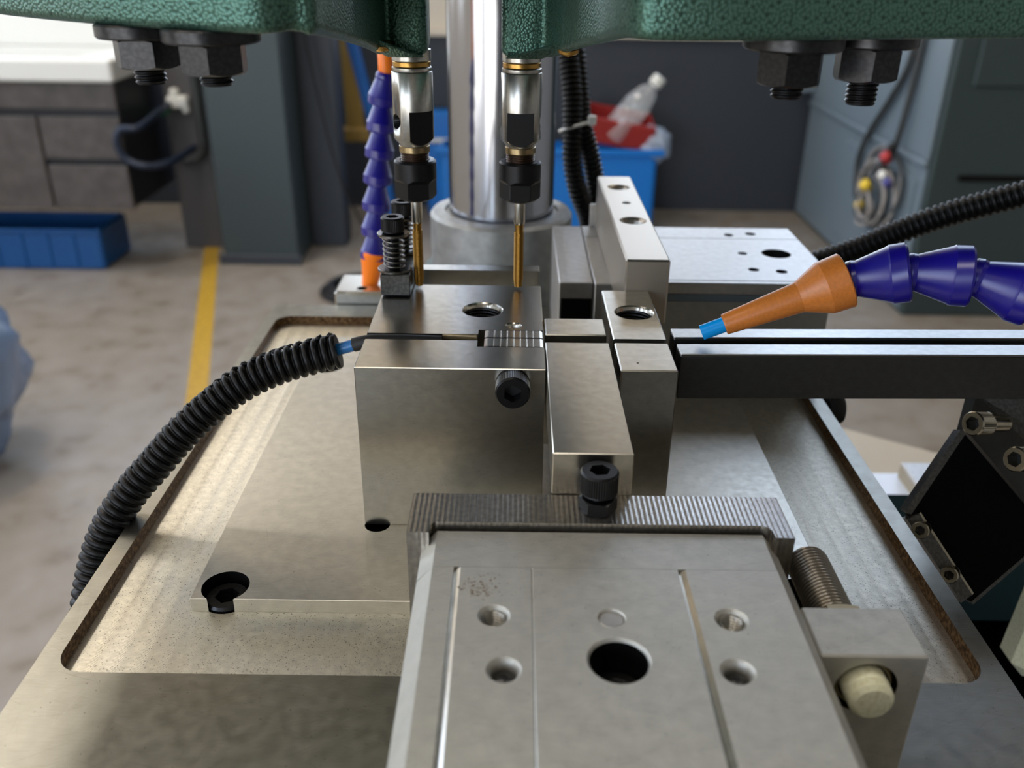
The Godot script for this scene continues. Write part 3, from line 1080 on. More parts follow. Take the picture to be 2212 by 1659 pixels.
# ==================================================================== front slide
func build_front_slide() -> void:
	var t := thing("slide_table", "light grey alloy slide table with a large counterbore and four tapped holes", "slide table", V(28.3, 0, 150))
	var poly := PackedVector2Array([Vector2(-28, 22), Vector2(84.6, 22), Vector2(84.6, 50), Vector2(79.8, 56), Vector2(-23, 56), Vector2(-28, 50)])
	var off := PackedVector2Array()
	for p in poly:
		off.append(p - Vector2(28.3, 0))
	var b := MB.new()
	b.prism(off, 150 - 216.6, 150 - 60.0)
	var cuts := []
	for x in [-15.6, 6.6, 51.2]:
		var w: float = {-15.6: 1.0, 6.6: 0.22, 51.2: 1.2}[x]
		cuts.append(["poly", PackedVector2Array([Vector2(x - 28.3 - w, 56.6), Vector2(x - 28.3 - w, 56.0 - w * 1.1), Vector2(x - 28.3 - w + 0.15, 56.0 - w * 1.1), Vector2(x - 28.3 + w, 56.0), Vector2(x - 28.3 + w, 56.6)]), -70, 100, M.bright_steel])
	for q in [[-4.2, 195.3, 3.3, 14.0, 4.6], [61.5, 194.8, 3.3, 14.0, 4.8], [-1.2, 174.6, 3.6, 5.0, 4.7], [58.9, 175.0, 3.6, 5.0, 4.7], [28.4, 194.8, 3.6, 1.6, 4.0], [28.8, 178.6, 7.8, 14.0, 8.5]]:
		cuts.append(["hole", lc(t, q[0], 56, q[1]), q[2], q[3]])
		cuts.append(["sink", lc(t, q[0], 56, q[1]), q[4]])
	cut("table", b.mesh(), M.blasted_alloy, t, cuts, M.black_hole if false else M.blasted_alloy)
	# what sits in the holes
	for q in [[-4.2, 195.3], [61.5, 194.8]]:
		var th := MB.new()
		th.radial(range(0, 73).map(func(i): return 43.0 + i * 0.17), func(a: float, y: float) -> float: return 3.28 - 0.6 * absf(fposmod(y / 1.0 + a / TAU, 1.0) - 0.5) * 2.0, 40, false)
		obj("tapped_hole", th.mesh(), M.spindle_steel, t, lc(t, q[0], 0, q[1]) * 0.001)
		th = MB.new()
		th.lathe([Vector2(0, 42.2), Vector2(3.2, 42.2), Vector2(3.2, 42.6), Vector2(0, 42.6)], 24)
		obj("hole_bottom", th.mesh(), M.black_hole, t, lc(t, q[0], 0, q[1]) * 0.001)
	for q in [[-1.2, 174.6], [58.9, 175.0]]:
		var dm := MB.new()
		dm.lathe([Vector2(0, 50.5), Vector2(3.4, 50.5), Vector2(3.3, 52.0), Vector2(2.6, 53.0), Vector2(1.2, 53.5), Vector2(0, 53.6)], 32, 0.7)
		obj("sunk_pin", dm.mesh(), M.worn_black, t, lc(t, q[0], 0, q[1]) * 0.001)
	var dw := MB.new()
	dw.lathe([Vector2(0, 54.0), Vector2(3.5, 54.0), Vector2(3.5, 55.2), Vector2(3.2, 55.4), Vector2(0, 55.4)], 40)
	obj("dowel", dw.mesh(), M.pale_alloy, t, lc(t, 28.4, 0, 194.8) * 0.001)
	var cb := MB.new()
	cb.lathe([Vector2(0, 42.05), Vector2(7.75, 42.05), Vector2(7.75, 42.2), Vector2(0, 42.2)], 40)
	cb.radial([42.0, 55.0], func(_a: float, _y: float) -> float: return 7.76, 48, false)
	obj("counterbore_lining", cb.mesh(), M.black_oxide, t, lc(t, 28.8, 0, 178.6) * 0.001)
	cb = MB.new()
	cb.lathe([Vector2(4.3, 42.2), Vector2(7.6, 42.2), Vector2(7.6, 44.6), Vector2(7.2, 45.0), Vector2(4.8, 45.0), Vector2(4.3, 44.5)], 40)
	obj("sunk_bushing", cb.mesh(), M.black_oxide, t, lc(t, 28.8, 0, 178.6) * 0.001)
	# brown oil stain in scattered flakes
	var stain := MB.new()
	for i in 110:
		var c0 := lc(t, rng.randfn(-10.0, 2.6) + (i % 3) * 1.4, 56.02, rng.randfn(207.5, 2.6))
		var ring := []
		for j in 7:
			var a := TAU * j / 7
			var q := rng.randf_range(0.06, 0.75) * (1.0 if i % 4 == 0 else 0.5)
			ring.append(c0 + Vector3(cos(a) * q, 0, sin(a) * q * 0.9))
		stain.flat()
		for j in 7:
			stain.tri(c0 + Vector3.UP * 0.04, ring[(j + 1) % 7], ring[j])
	obj("oil_stain", stain.mesh(), M.stain_brown, t).set_meta("kind", "stuff")
	# end plate: same section, a hair lower
	b = MB.new()
	var off2 := PackedVector2Array()
	for p in off:
		off2.append(p - Vector2(0, 0.25 if p.y > 55 else 0.0))
	b.prism(off2, 150 - 235.0, 150 - 217.0)
	obj("end_plate", b.mesh(), M.blasted_alloy, t)
	bx(t, "slide_body", -15, 72, 0, 22.2, 60, 226, M.blasted_alloy, 1.0)
	# U-shaped bracket
	var u := thing("ram_bracket", "U-shaped steel bracket with ribbed milled top across the slide end", "bracket", V(28.3, 18, 244))
	var out := PackedVector2Array([Vector2(-60.6, 9.3), Vector2(-60.6, -13.0), Vector2(-53.7, -13.0), Vector2(-53.7, -8.7), Vector2(-52.0, -7.2)])
	var rounded := [Vector2(51.2, -7.2), Vector2(53.2, -7.9), Vector2(54.2, -9.6), Vector2(54.4, -13.4), Vector2(60.4, -13.6), Vector2(60.4, 9.3)]
	out.append_array(PackedVector2Array(rounded))
	b = MB.new()
	b.xf = Transform3D(Basis(Vector3.RIGHT, -PI / 2), Vector3.ZERO)   # outline in x and away, pushed up
	b.prism(out, 0, 40)
	obj("bracket", b.mesh(), M.milled_bracket, u)
	var a := thing("adjusting_screw", "black socket screw with hexagon jam nut standing on the bracket", "screw", V(28.4, 58, 245.6))
	cap_screw(a, Vector3(0, 6.4, 0), Basis(Vector3.UP, 0.15), 12.4, 8.2, 6.0, 6.5, 6.4, M.black_oxide, 48)
	b = MB.new()
	b.hexa(10.8, 0.0, 4.6, 3.0)
	obj("jam_nut", b.mesh(), M.black_oxide, a, Vector3.ZERO, Basis(Vector3.UP, 0.42))
	# shock absorber in its mounting block
	var m := thing("absorber_block", "light grey alloy block holding the shock absorber beside the slide table", "mounting block", V(101, 0, 200))
	cut("block", solid(m, 86.0, 116.2, 0, 48, 190, 210.3, 0.6), M.blasted_alloy, m, [["bore", lc(m, 100.4, 36.3, 190), 8.9, 14.0, Vector3.BACK], ["poly", PackedVector2Array([Vector2(14.0, 48.5), Vector2(15.8, 48.5), Vector2(15.8, 46.2)]), -11, 11]], M.stainless)
	var s := thing("shock_absorber", "threaded steel shock absorber with a cream rubber bumper beside the slide", "shock absorber", V(100.4, 36.3, 200))
	s.rotation.x = PI / 2     # its y axis points to the viewer
	b = MB.new()
	b.thread(7.0, 1.1, 1.5, -48, -4, 56, 10)
	obj("threaded_body", b.mesh(), M.coil_steel, s)
	b = MB.new()
	b.hexa(17.0, -15.6, -10.5, 6.5)
	obj("lock_nut", b.mesh(), M.zinc, s, Vector3.ZERO, Basis(Vector3.UP, 0.5))
	b = MB.new()
	b.lathe([Vector2(0, -4), Vector2(8.2, -4), Vector2(8.2, 8.0), Vector2(7.6, 8.6), Vector2(7.0, 8.0), Vector2(7.0, -3), Vector2(0, -3)], 48)
	obj("sleeve", b.mesh(), M.stainless, s)
	b = MB.new()
	b.lathe([Vector2(0, -3), Vector2(6.2, -3), Vector2(6.4, 11.5), Vector2(6.1, 12.2), Vector2(6.35, 12.8), Vector2(6.2, 15.0), Vector2(5.0, 16.2), Vector2(2.5, 16.6), Vector2(0, 16.7)], 48, 0.6)
	obj("bumper", b.mesh(), M.cream_rubber, s)

# ==================================================================== rear slide and clamp arm
func build_rear_slide() -> void:
	var t := thing("rear_slide", "pale alloy slide unit with drilled top behind the clamp block", "slide table", V(113, 0, 525))
	var cuts := [notch(t, 43, 190, 55.4, 60, 554.6, 555.4), notch(t, 83, 190, 55.2, 60, 474.5, 475.6)]
	for q in [[159, 525, 8.8, 12], [138.6, 525, 2.9, 12], [138.2, 563, 3.1, 12], [152.8, 566, 3.4, 12], [138.2, 494.6, 3.2, 12], [153.6, 491.8, 3.4, 12]]:
		cuts.append(["hole", lc(t, q[0], 56, q[1]), q[2], q[3]])
	cut("table", solid(t, 44.3, 181, 49.2, 56, 470.5, 579.5, 0.5), M.pale_alloy, t, cuts, M.worn_black)
	bx(t, "table_edge", 60, 179, 44.5, 49.2, 471.5, 578, M.cabinet_grey, 0.4)
	bx(t, "cylinder_body", 60, 178, 0, 44.5, 474, 576, M.blasted_alloy, 0.6)
	bx(t, "side_plate", 25.2, 43.9, 0, 56, 468.2, 579, M.pale_alloy, 0.5)
	bx(t, "end_stop", 44.4, 56.5, 0, 57.6, 462.0, 494.5, M.pale_alloy, 0.5)
	bx(t, "guide_pin", 49.5, 53.5, 56, 71, 577, 580, M.pale_alloy, 0.4)
	bx(t, "cap_plate", 26.5, 43.5, 46.5, 47.0, 467.6, 468.4, M.worn_black, 0.1)
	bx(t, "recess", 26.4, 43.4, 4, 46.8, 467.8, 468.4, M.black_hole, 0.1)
	var a := thing("clamp_lever", "long pale nickel-plated clamp arm with two countersunk holes", "clamp arm", V(63.8, 56.3, 490))
	cuts = []
	for q in [[64.2, 475.5, 5.4, 7.4], [63.8, 549.5, 4.9, 6.9]]:
		cuts.append(["hole", lc(a, q[0], 89.3, q[1]), q[2], 9.0])
		cuts.append(["sink", lc(a, q[0], 89.3, q[1]), q[3]])
	cuts.append(["hole", lc(a, 64.6, 89.3, 512.5), 2.6, 8.0])
	cut("arm", solid(a, 53.2, 74.4, 56.3, 89.3, 407.9, 578.5, 0.9), M.nickel_arm, a, cuts, M.spindle_steel)
	# bracket and lever tip at the back left corner of the plate
	var b2 := MB.new()
	var k := thing("sensor_tab", "small bright steel tab with a round hole behind the fixture block", "bracket", V(-98, 0, 566))
	cut("tab", solid(k, -112, -84, 9, 12, 569, 580, 0.3), M.bright_steel, k, [["hole", lc(k, -102.5, 12, 575), 3.6, 6.0]], M.black_hole)
	bx(k, "foot_block", -122, -70, -26, 9, 576, 612, M.bright_steel, 1.5)
	b2.lathe([Vector2(0, 0), Vector2(9, 0), Vector2(8.6, 2.5), Vector2(6, 5), Vector2(0, 6.2)], 28, 0.8)
	obj("pale_dome", b2.mesh(), M.white_plastic, k, lc(k, -80, 9, 590) * 0.001)

# ==================================================================== guide rails
func build_rails() -> void:
	var turn := 0.026
	var names := ["front guide rail bar of dark steel with bright top edge", "rear guide rail bar of dark steel behind the feed gap"]
	var z := [[333.4, 344.0], [350.8, 360.4]]
	for i in 2:
		var o := thing("guide_rail", names[i], "guide rail", V(68.4, 53.8, (z[i][0] + z[i][1]) / 2), "guide rails to the right of the clamp block")
		o.rotation.y = turn
		var w: float = z[i][1] - z[i][0]
		var b := MB.new()
		b.box(Vector3(112, 9.7, 0), Vector3(224, 19.4, w), 0.3)
		obj("bar", b.mesh(), M.rail_side, o)
		b = MB.new()
		b.box(Vector3(112, 19.9, 0), Vector3(224, 0.9, w), 0.35)
		obj("ground_top", b.mesh(), M.rail_top, o)
	var o := thing("rail_web", "dark steel filler bar joining the two guide rails below their gap", "spacer", V(68.6, 54, 347.4))
	o.rotation.y = turn
	obj("spacer", box_mesh(Vector3(112, 4.5, 0), Vector3(223, 9, 6.4), 0.2), M.worn_black, o)

# ==================================================================== hoses
func ribbed(pts: Array, r: float, pitch: float, deep: float) -> ArrayMesh:
	var step := pitch / 10.0
	var c := curve_points(pts, step)
	var radii := []
	for i in c.size():
		var w := fposmod(float(i) / 10.0, 1.0)
		radii.append(r if w < 0.55 else r - deep * sin((w - 0.55) / 0.45 * PI) ** 0.6 if w < 0.999 else r)
		if w < 0.55:
			radii[-1] = r - deep * 0.22 * pow(absf(w - 0.275) / 0.275, 3.0)
	var b := MB.new()
	b.tube(c, radii, 28)
	return b.mesh()

func segment_mesh(k: float) -> ArrayMesh:
	var b := MB.new()
	b.lathe([Vector2(0, -3.0), Vector2(6.0, -3.0), Vector2(7.2, -1.2), Vector2(7.6, 0.8), Vector2(7.3, 2.4), Vector2(11.1, 14.2), Vector2(11.7, 15.2), Vector2(11.8, 21.0), Vector2(11.2, 21.9), Vector2(9.6, 22.2), Vector2(8.6, 21.6), Vector2(0, 20.5)].map(func(v): return v * k), 40, 0.3)
	return b.mesh()

func aim(d: Vector3) -> Basis:
	return Basis(Quaternion(Vector3.UP, d.normalized()))

func build_hoses() -> void:
	# black corrugated sleeve from the left with the sensor cable in it
	var pts := []
	for p in [[-74.0, 66.3, 349.8], [-84.1, 64, 348.6], [-99.8, 59.5, 346.8], [-115.5, 52.6, 343.2], [-129.0, 43.6, 338], [-141.0, 33.2, 332.7], [-151.5, 22.1, 327.4], [-161.5, 11.4, 322.0], [-170.6, -2, 316], [-176.5, -18, 309], [-180, -40, 300], [-180, -75, 292]]:
		pts.append(V(p[0], p[1], p[2]) * 1000.0)
	var o := thing("corrugated_sleeve", "black split corrugated sleeve arching over the left edge of the base plate", "hose", Vector3.ZERO)
	obj("sleeve", ribbed(pts, 7.6, 3.9, 1.7), M.black_hose, o)
	var slit := MB.new()
	var edge := PackedVector3Array()
	var cp := curve_points(pts, 1.3)
	var radii := []
	for i in int(cp.size() * 0.86):
		var up := Vector3(-0.35, 0.9, -0.25).normalized()
		edge.append(cp[i] + up * 7.0 + Vector3(0, 0.5 * sin(i * 1.9), 0.5 * sin(i * 2.6)))
		radii.append(0.9 + 0.45 * sin(i * 1.7))
	slit.tube(edge, radii, 6)
	obj("split_edge", slit.mesh(), M.black_hose, o)
	var cable := thing("sensor_cable", "blue cable with black shrink tube running from the sleeve into the fixture slot", "cable", Vector3.ZERO)
	var b := MB.new()
	b.tube(PackedVector3Array([V(-80, 65.3, 349.4) * 1000, V(-72, 67.8, 349.4) * 1000, V(-66.6, 69.6, 349) * 1000]), [2.6], 16)
	obj("cable", b.mesh(), M.blue_cable, cable)
	b = MB.new()
	b.tube(curve_points([V(-67.2, 69.5, 349) * 1000, V(-60, 71.3, 348.6) * 1000, V(-48, 71.6, 348.4) * 1000, V(-30, 71.2, 348.4) * 1000], 2.0), [3.0], 16)
	obj("shrink_tube", b.mesh(), M.rubber, cable)
	b = MB.new()
	b.tube(PackedVector3Array([V(-31, 70.6, 348.4) * 1000, V(-15.5, 70.2, 348.4) * 1000]), [1.7], 12)
	obj("sensor_tip", b.mesh(), M.stainless, cable)

	# orange nozzle and purple segments on the right
	var n := thing("coolant_nozzle_hose", "purple segmented coolant hose with an orange nozzle and cyan tip over the rails", "coolant hose", Vector3.ZERO)
	var a0 := V(87.0, 82.9, 344.2)
	var a1 := V(133.0, 103.0, 343.2)
	var d := (a1 - a0).normalized()
	b = MB.new()
	b.lathe([Vector2(0, 0), Vector2(3.4, 0), Vector2(4.3, 0.2), Vector2(4.4, 0.6), Vector2(6.4, 31.5), Vector2(11.0, 42.0), Vector2(11.4, 50.5), Vector2(10.9, 51.0), Vector2(0, 51.0)], 48, 0.12)
	var noz := obj("orange_nozzle", b.mesh(), M.orange_plastic, n, a0, aim(d))
	noz.set_meta("label", "orange plastic nozzle cone")
	b = MB.new()
	b.lathe([Vector2(2.2, -5.0), Vector2(2.2, -9.6), Vector2(3.2, -9.6), Vector2(3.2, 1.0), Vector2(0, 1.0)], 32)
	b.lathe([Vector2(0, -5.2), Vector2(2.2, -5.2)], 32)
	obj("cyan_tip", b.mesh(), M.cyan_tube, noz).set_meta("label", "cyan tube tip")
	var joints := [V(135.0, 103.6, 343), V(155.0, 109.2, 336.5), V(177.0, 110.2, 329.0), V(198.5, 105.2, 318), V(219, 98, 306), V(238, 89, 293)]
	var seg := segment_mesh(1.0)
	for i in joints.size() - 1:
		var s: Vector3 = joints[i]
		obj("hose_segment", seg, M.purple_plastic, n, s, aim(joints[i + 1] - s))
	# the same kind of hose hanging behind the left spindle
	n = thing("coolant_nozzle_hose", "purple segmented coolant hose hanging behind the left spindle with orange ends", "coolant hose", Vector3.ZERO)
	var path := curve_points([V(-81.5, 148, 588), V(-83.5, 137, 590), V(-86, 116, 590), V(-90.3, 80, 590), V(-92.8, 55, 590), V(-95, 32, 590), V(-96, 24, 590)].map(func(v): return v * 1000.0), 1.0)
	var k := 0.8
	var used := 0.0
	var small := segment_mesh(k)
	while used + 16.0 < path.size() - 1:
		var s := path[int(used)] * 0.001
		var e := path[mini(int(used + 15.6), path.size() - 1)] * 0.001
		obj("hose_segment", small, M.purple_plastic, n, s, aim(e - s))
		used += 17.3
	b = MB.new()
	b.lathe([Vector2(0, -34), Vector2(3.6, -34), Vector2(4.2, -33), Vector2(7.0, -8), Vector2(8.4, -2), Vector2(8.6, 4), Vector2(8.0, 5), Vector2(0, 4.5)], 36, 0.2)
	obj("orange_nozzle", b.mesh(), M.bright_orange, n, V(-95.5, 29.5, 589), aim(Vector3(0.2, 1, 0.1)))
	b = MB.new()
	b.lathe([Vector2(0, 0), Vector2(4.4, 0), Vector2(4.8, 3), Vector2(4.8, 14), Vector2(4.0, 16), Vector2(4.0, 60), Vector2(0, 60)], 32)
	obj("orange_connector", b.mesh(), M.bright_orange, n, V(-81.0, 147, 589))
	# corrugated hose on the right
	pts = []
	for p in [[175, 40, 542], [190.4, 47.3, 537.5], [211.4, 56.9, 534], [235.5, 71.0, 529], [256.2, 83.4, 520], [275.3, 93.6, 510], [300, 106, 497], [330, 118, 480]]:
		pts.append(V(p[0], p[1], p[2]) * 1000.0)
	o = thing("corrugated_hose", "black corrugated hose rising behind the purple coolant hose", "hose", Vector3.ZERO)
	obj("sleeve", ribbed(pts, 7.6, 3.8, 1.5), M.black_hose, o)
	# two corrugated hoses behind the column, tied together
	var lab := ["black corrugated hose right beside the steel column, held by a cable tie", "outer black corrugated hose bundled by the cable tie near the column"]
	var ways := [[[36, 170, 735], [40, 146, 730], [43.5, 120, 722], [44.5, 94, 716], [45, 72, 712], [50, 48, 710], [59, 26, 712], [64, 0, 720]], [[44, 160, 745], [47, 140, 742], [50, 118, 735], [53, 96, 727], [60, 72, 724], [65.5, 48, 722], [69, 26, 724], [70, 0, 730]]]
	for i in 2:
		pts = []
		for p in ways[i]:
			pts.append(V(p[0], p[1], p[2]) * 1000.0)
		o = thing("corrugated_hose", lab[i], "hose", Vector3.ZERO, "corrugated hoses by the column")
		obj("sleeve", ribbed(pts, 8.0, 4.0, 1.6), M.black_hose, o)
	o = thing("cable_tie", "pale cable tie round the two corrugated hoses by the column", "cable tie", V(48.6, 95, 722))
	b = MB.new()
	var loop := PackedVector3Array()
	for i in 40:
		var a := TAU * i / 40
		loop.append(Vector3(cos(a) * 13.6, sin(a) * 3.0 + cos(a) * 4.0, sin(a) * 13.0))
	b.tube(loop, [1.3], 6, true)
	obj("strap", b.mesh(), M.white_plastic, o)
	bx(o, "buckle", 56, 62, 98, 105, 708, 714, M.white_plastic, 0.6)

# ==================================================================== feeder parts at the right edge
func build_feeder() -> void:
	var o := thing("rail_support", "dark steel support bar slanting below the far end of the guide rails", "support bar", V(206, 36, 356))
	var away := Vector3(0.0, -0.44, -0.9)
	var b := MB.new()
	b.slab([lc(o, 208.2, 25.3, 361.5), lc(o, 252.0, -20.5, 337.0), lc(o, 269.0, -6.2, 344.0), lc(o, 212.5, 40.0, 368.8)], away * 9.0)
	obj("bar", b.mesh(), M.rail_side, o)
	b = MB.new()
	b.slab([lc(o, 212.5, 40.0, 368.8), lc(o, 269.0, -6.2, 344.0), lc(o, 277.0, 6.0, 352.0), lc(o, 224, 53.6, 372.0)], away * 5.0)
	obj("flange", b.mesh(), M.dark_steel, o)
	var sc := [["bright socket screw with smooth head, upper one on the slanting support bar", V(202.3, 36.0, 348.2)], ["bright socket screw with knurled head, lower one on the slanting support bar", V(212.8, 29.6, 328.7)]]
	for i in 2:
		var q = sc[i]
		var s := thing("support_screw", q[0], "screw", q[1], "bright screws on the slanting support bar")
		var out := Vector3(-0.86, 0.22, 0.42).normalized()
		s.basis = aim(out)
		cap_screw(s, Vector3(0, -10.0, 0), Basis(), 10.8, 10.0, 5.8, 7.0, 14, M.stainless, 42)
	# black anodised block with a bright edge
	o = thing("sensor_amplifier", "black tilted box with a bright edge below the guide rails", "sensor box", V(203, -3, 336))
	b = MB.new()
	b.slab([lc(o, 201.8, 29.3, 350.5), lc(o, 178.2, -3.1, 334.6), lc(o, 205.5, -37.6, 317.8), lc(o, 240.0, -10.0, 331.0)].map(func(v): return v), away * 6.0)
	obj("body", b.mesh(), M.black_anodised, o)
	b = MB.new()
	b.slab([lc(o, 201.8, 29.3, 350.5), lc(o, 178.2, -3.1, 334.6), lc(o, 175.6, -1.4, 335.4), lc(o, 199.6, 31.0, 351.3)], away * 6.0)
	obj("edge_strip", b.mesh(), M.dark_steel, o)
	b = MB.new()
	b.slab([lc(o, 240.0, -10.0, 331.0), lc(o, 205.5, -37.6, 317.8), lc(o, 206.4, -38.6, 317.3), lc(o, 240.9, -11.0, 330.5)], away * 6.0)
	obj("lower_strip", b.mesh(), M.dark_steel, o)
	var pl := thing("screw_plate", "narrow bright plate with two screws under the black box", "bracket", V(190, -15, 325))
	b = MB.new()
	b.slab([lc(pl, 175.4, -3.6, 331.3), lc(pl, 180.6, -1.0, 332.6), lc(pl, 204.6, -33.0, 317.0), lc(pl, 199.6, -36.0, 315.2)].map(func(v): return v), away * 6.0)
	obj("plate", b.mesh(), M.dark_steel, pl)
	b = MB.new()
	b.slab([lc(pl, 180.6, -1.0, 332.6), lc(pl, 181.2, -0.4, 332.9), lc(pl, 205.2, -32.4, 317.3), lc(pl, 204.6, -33.0, 317.0)], away * 6.5)
	obj("bright_edge", b.mesh(), M.stainless, pl)
	for i in 2:
		var s := thing("plate_bolt", ["bright bolt at the upper end of the narrow plate under the black box", "bright bolt at the lower end of the narrow plate under the black box"][i], "screw", [V(181.0, -6.5, 328.4), V(194.0, -24.0, 320.0)][i], "bolts on the narrow plate")
		s.basis = aim(Vector3(-0.55, 0.35, 0.75))
		cap_screw(s, Vector3(0, -3, 0), Basis(), 7.5, 6.5, 3.8, 4, 0, M.stainless, 36)
	var kn := thing("rubber_pad", "off-white rounded pad on the dark machine side, right of the base plate", "pad", V(292, -97.5, 374))
	b = MB.new()
	b.box(Vector3.ZERO, Vector3(44, 64, 30), 9)
	obj("pad", b.mesh(), M.cream_rubber, kn, Vector3.ZERO, Basis(Vector3.BACK, -0.06))
	var fb := thing("feeder_pedestal", "dark teal feeder base beside the steel base plate", "feeder base", V(330, -927, 430))
	bx(fb, "pedestal", 232, 520, -927, -130, 230, 560, M.feeder_teal, 12.0)
	bx(fb, "block", 205, 420, -180, -130, 290, 420, M.feeder_teal, 6.0)
	var ct := thing("feeder_cabinet", "cream sheet-metal cabinet with a white tray beyond the rails", "cabinet", V(420, -927, 760))
	bx(ct, "body", 260, 560, -927, -232, 600, 780, M.cream_paint, 6.0)
	bx(ct, "lid", 250, 570, -232, -224, 590, 774, M.cream_paint, 3.0)
	bx(ct, "tray", 322, 366, -224, -215, 630, 718, M.white_film, 2.0)
	b = MB.new()
	b.xf = Transform3D(Basis(Vector3.RIGHT, -PI / 2), Vector3.ZERO)
	b.prism(PackedVector2Array([Vector2(-120, 20), Vector2(60, 20), Vector2(18, 40), Vector2(-48, 82), Vector2(-120, 128)]), 640, 685)
	obj("rear_ledge", b.mesh(), M.cream_paint, ct)
	var tb := thing("white_tab", "pale alloy angle plate with a dark hole beyond the black box", "bracket", V(390, -222, 690))
	cut("plate", solid(tb, 357, 425, -204, -200, 622, 711, 0.8), M.pale_alloy, tb, [["hole", lc(tb, 384, -200, 696), 3.4, 12.0]], M.black_hole)
	bx(tb, "leg", 357, 361, -224, -204, 622, 711, M.cream_paint, 0.8)
	var ts := thing("tab_screw", "small dark screw with a pale top on the angle plate", "screw", V(395, -200, 703))
	cap_screw(ts, Vector3.ZERO, Basis(), 11, 10, 5, 6, 0, M.black_oxide, 30)
	b = MB.new()
	b.lathe([Vector2(0, 10), Vector2(5, 10), Vector2(4.6, 12.4), Vector2(0, 13)], 24)
	obj("pale_cap", b.mesh(), M.white_plastic, ts)
	var sk := thing("side_knob", "round black rubber knob on the far right edge of the base plate", "knob", V(171, -8, 446))
	b = MB.new()
	b.lathe([Vector2(0, 0), Vector2(6, 0), Vector2(6, 2), Vector2(9.5, 4), Vector2(10, 9), Vector2(8, 13), Vector2(0, 14.5)], 32, 0.9)
	obj("knob", b.mesh(), M.rubber, sk, Vector3.ZERO, Basis(Vector3.BACK, -PI / 2))

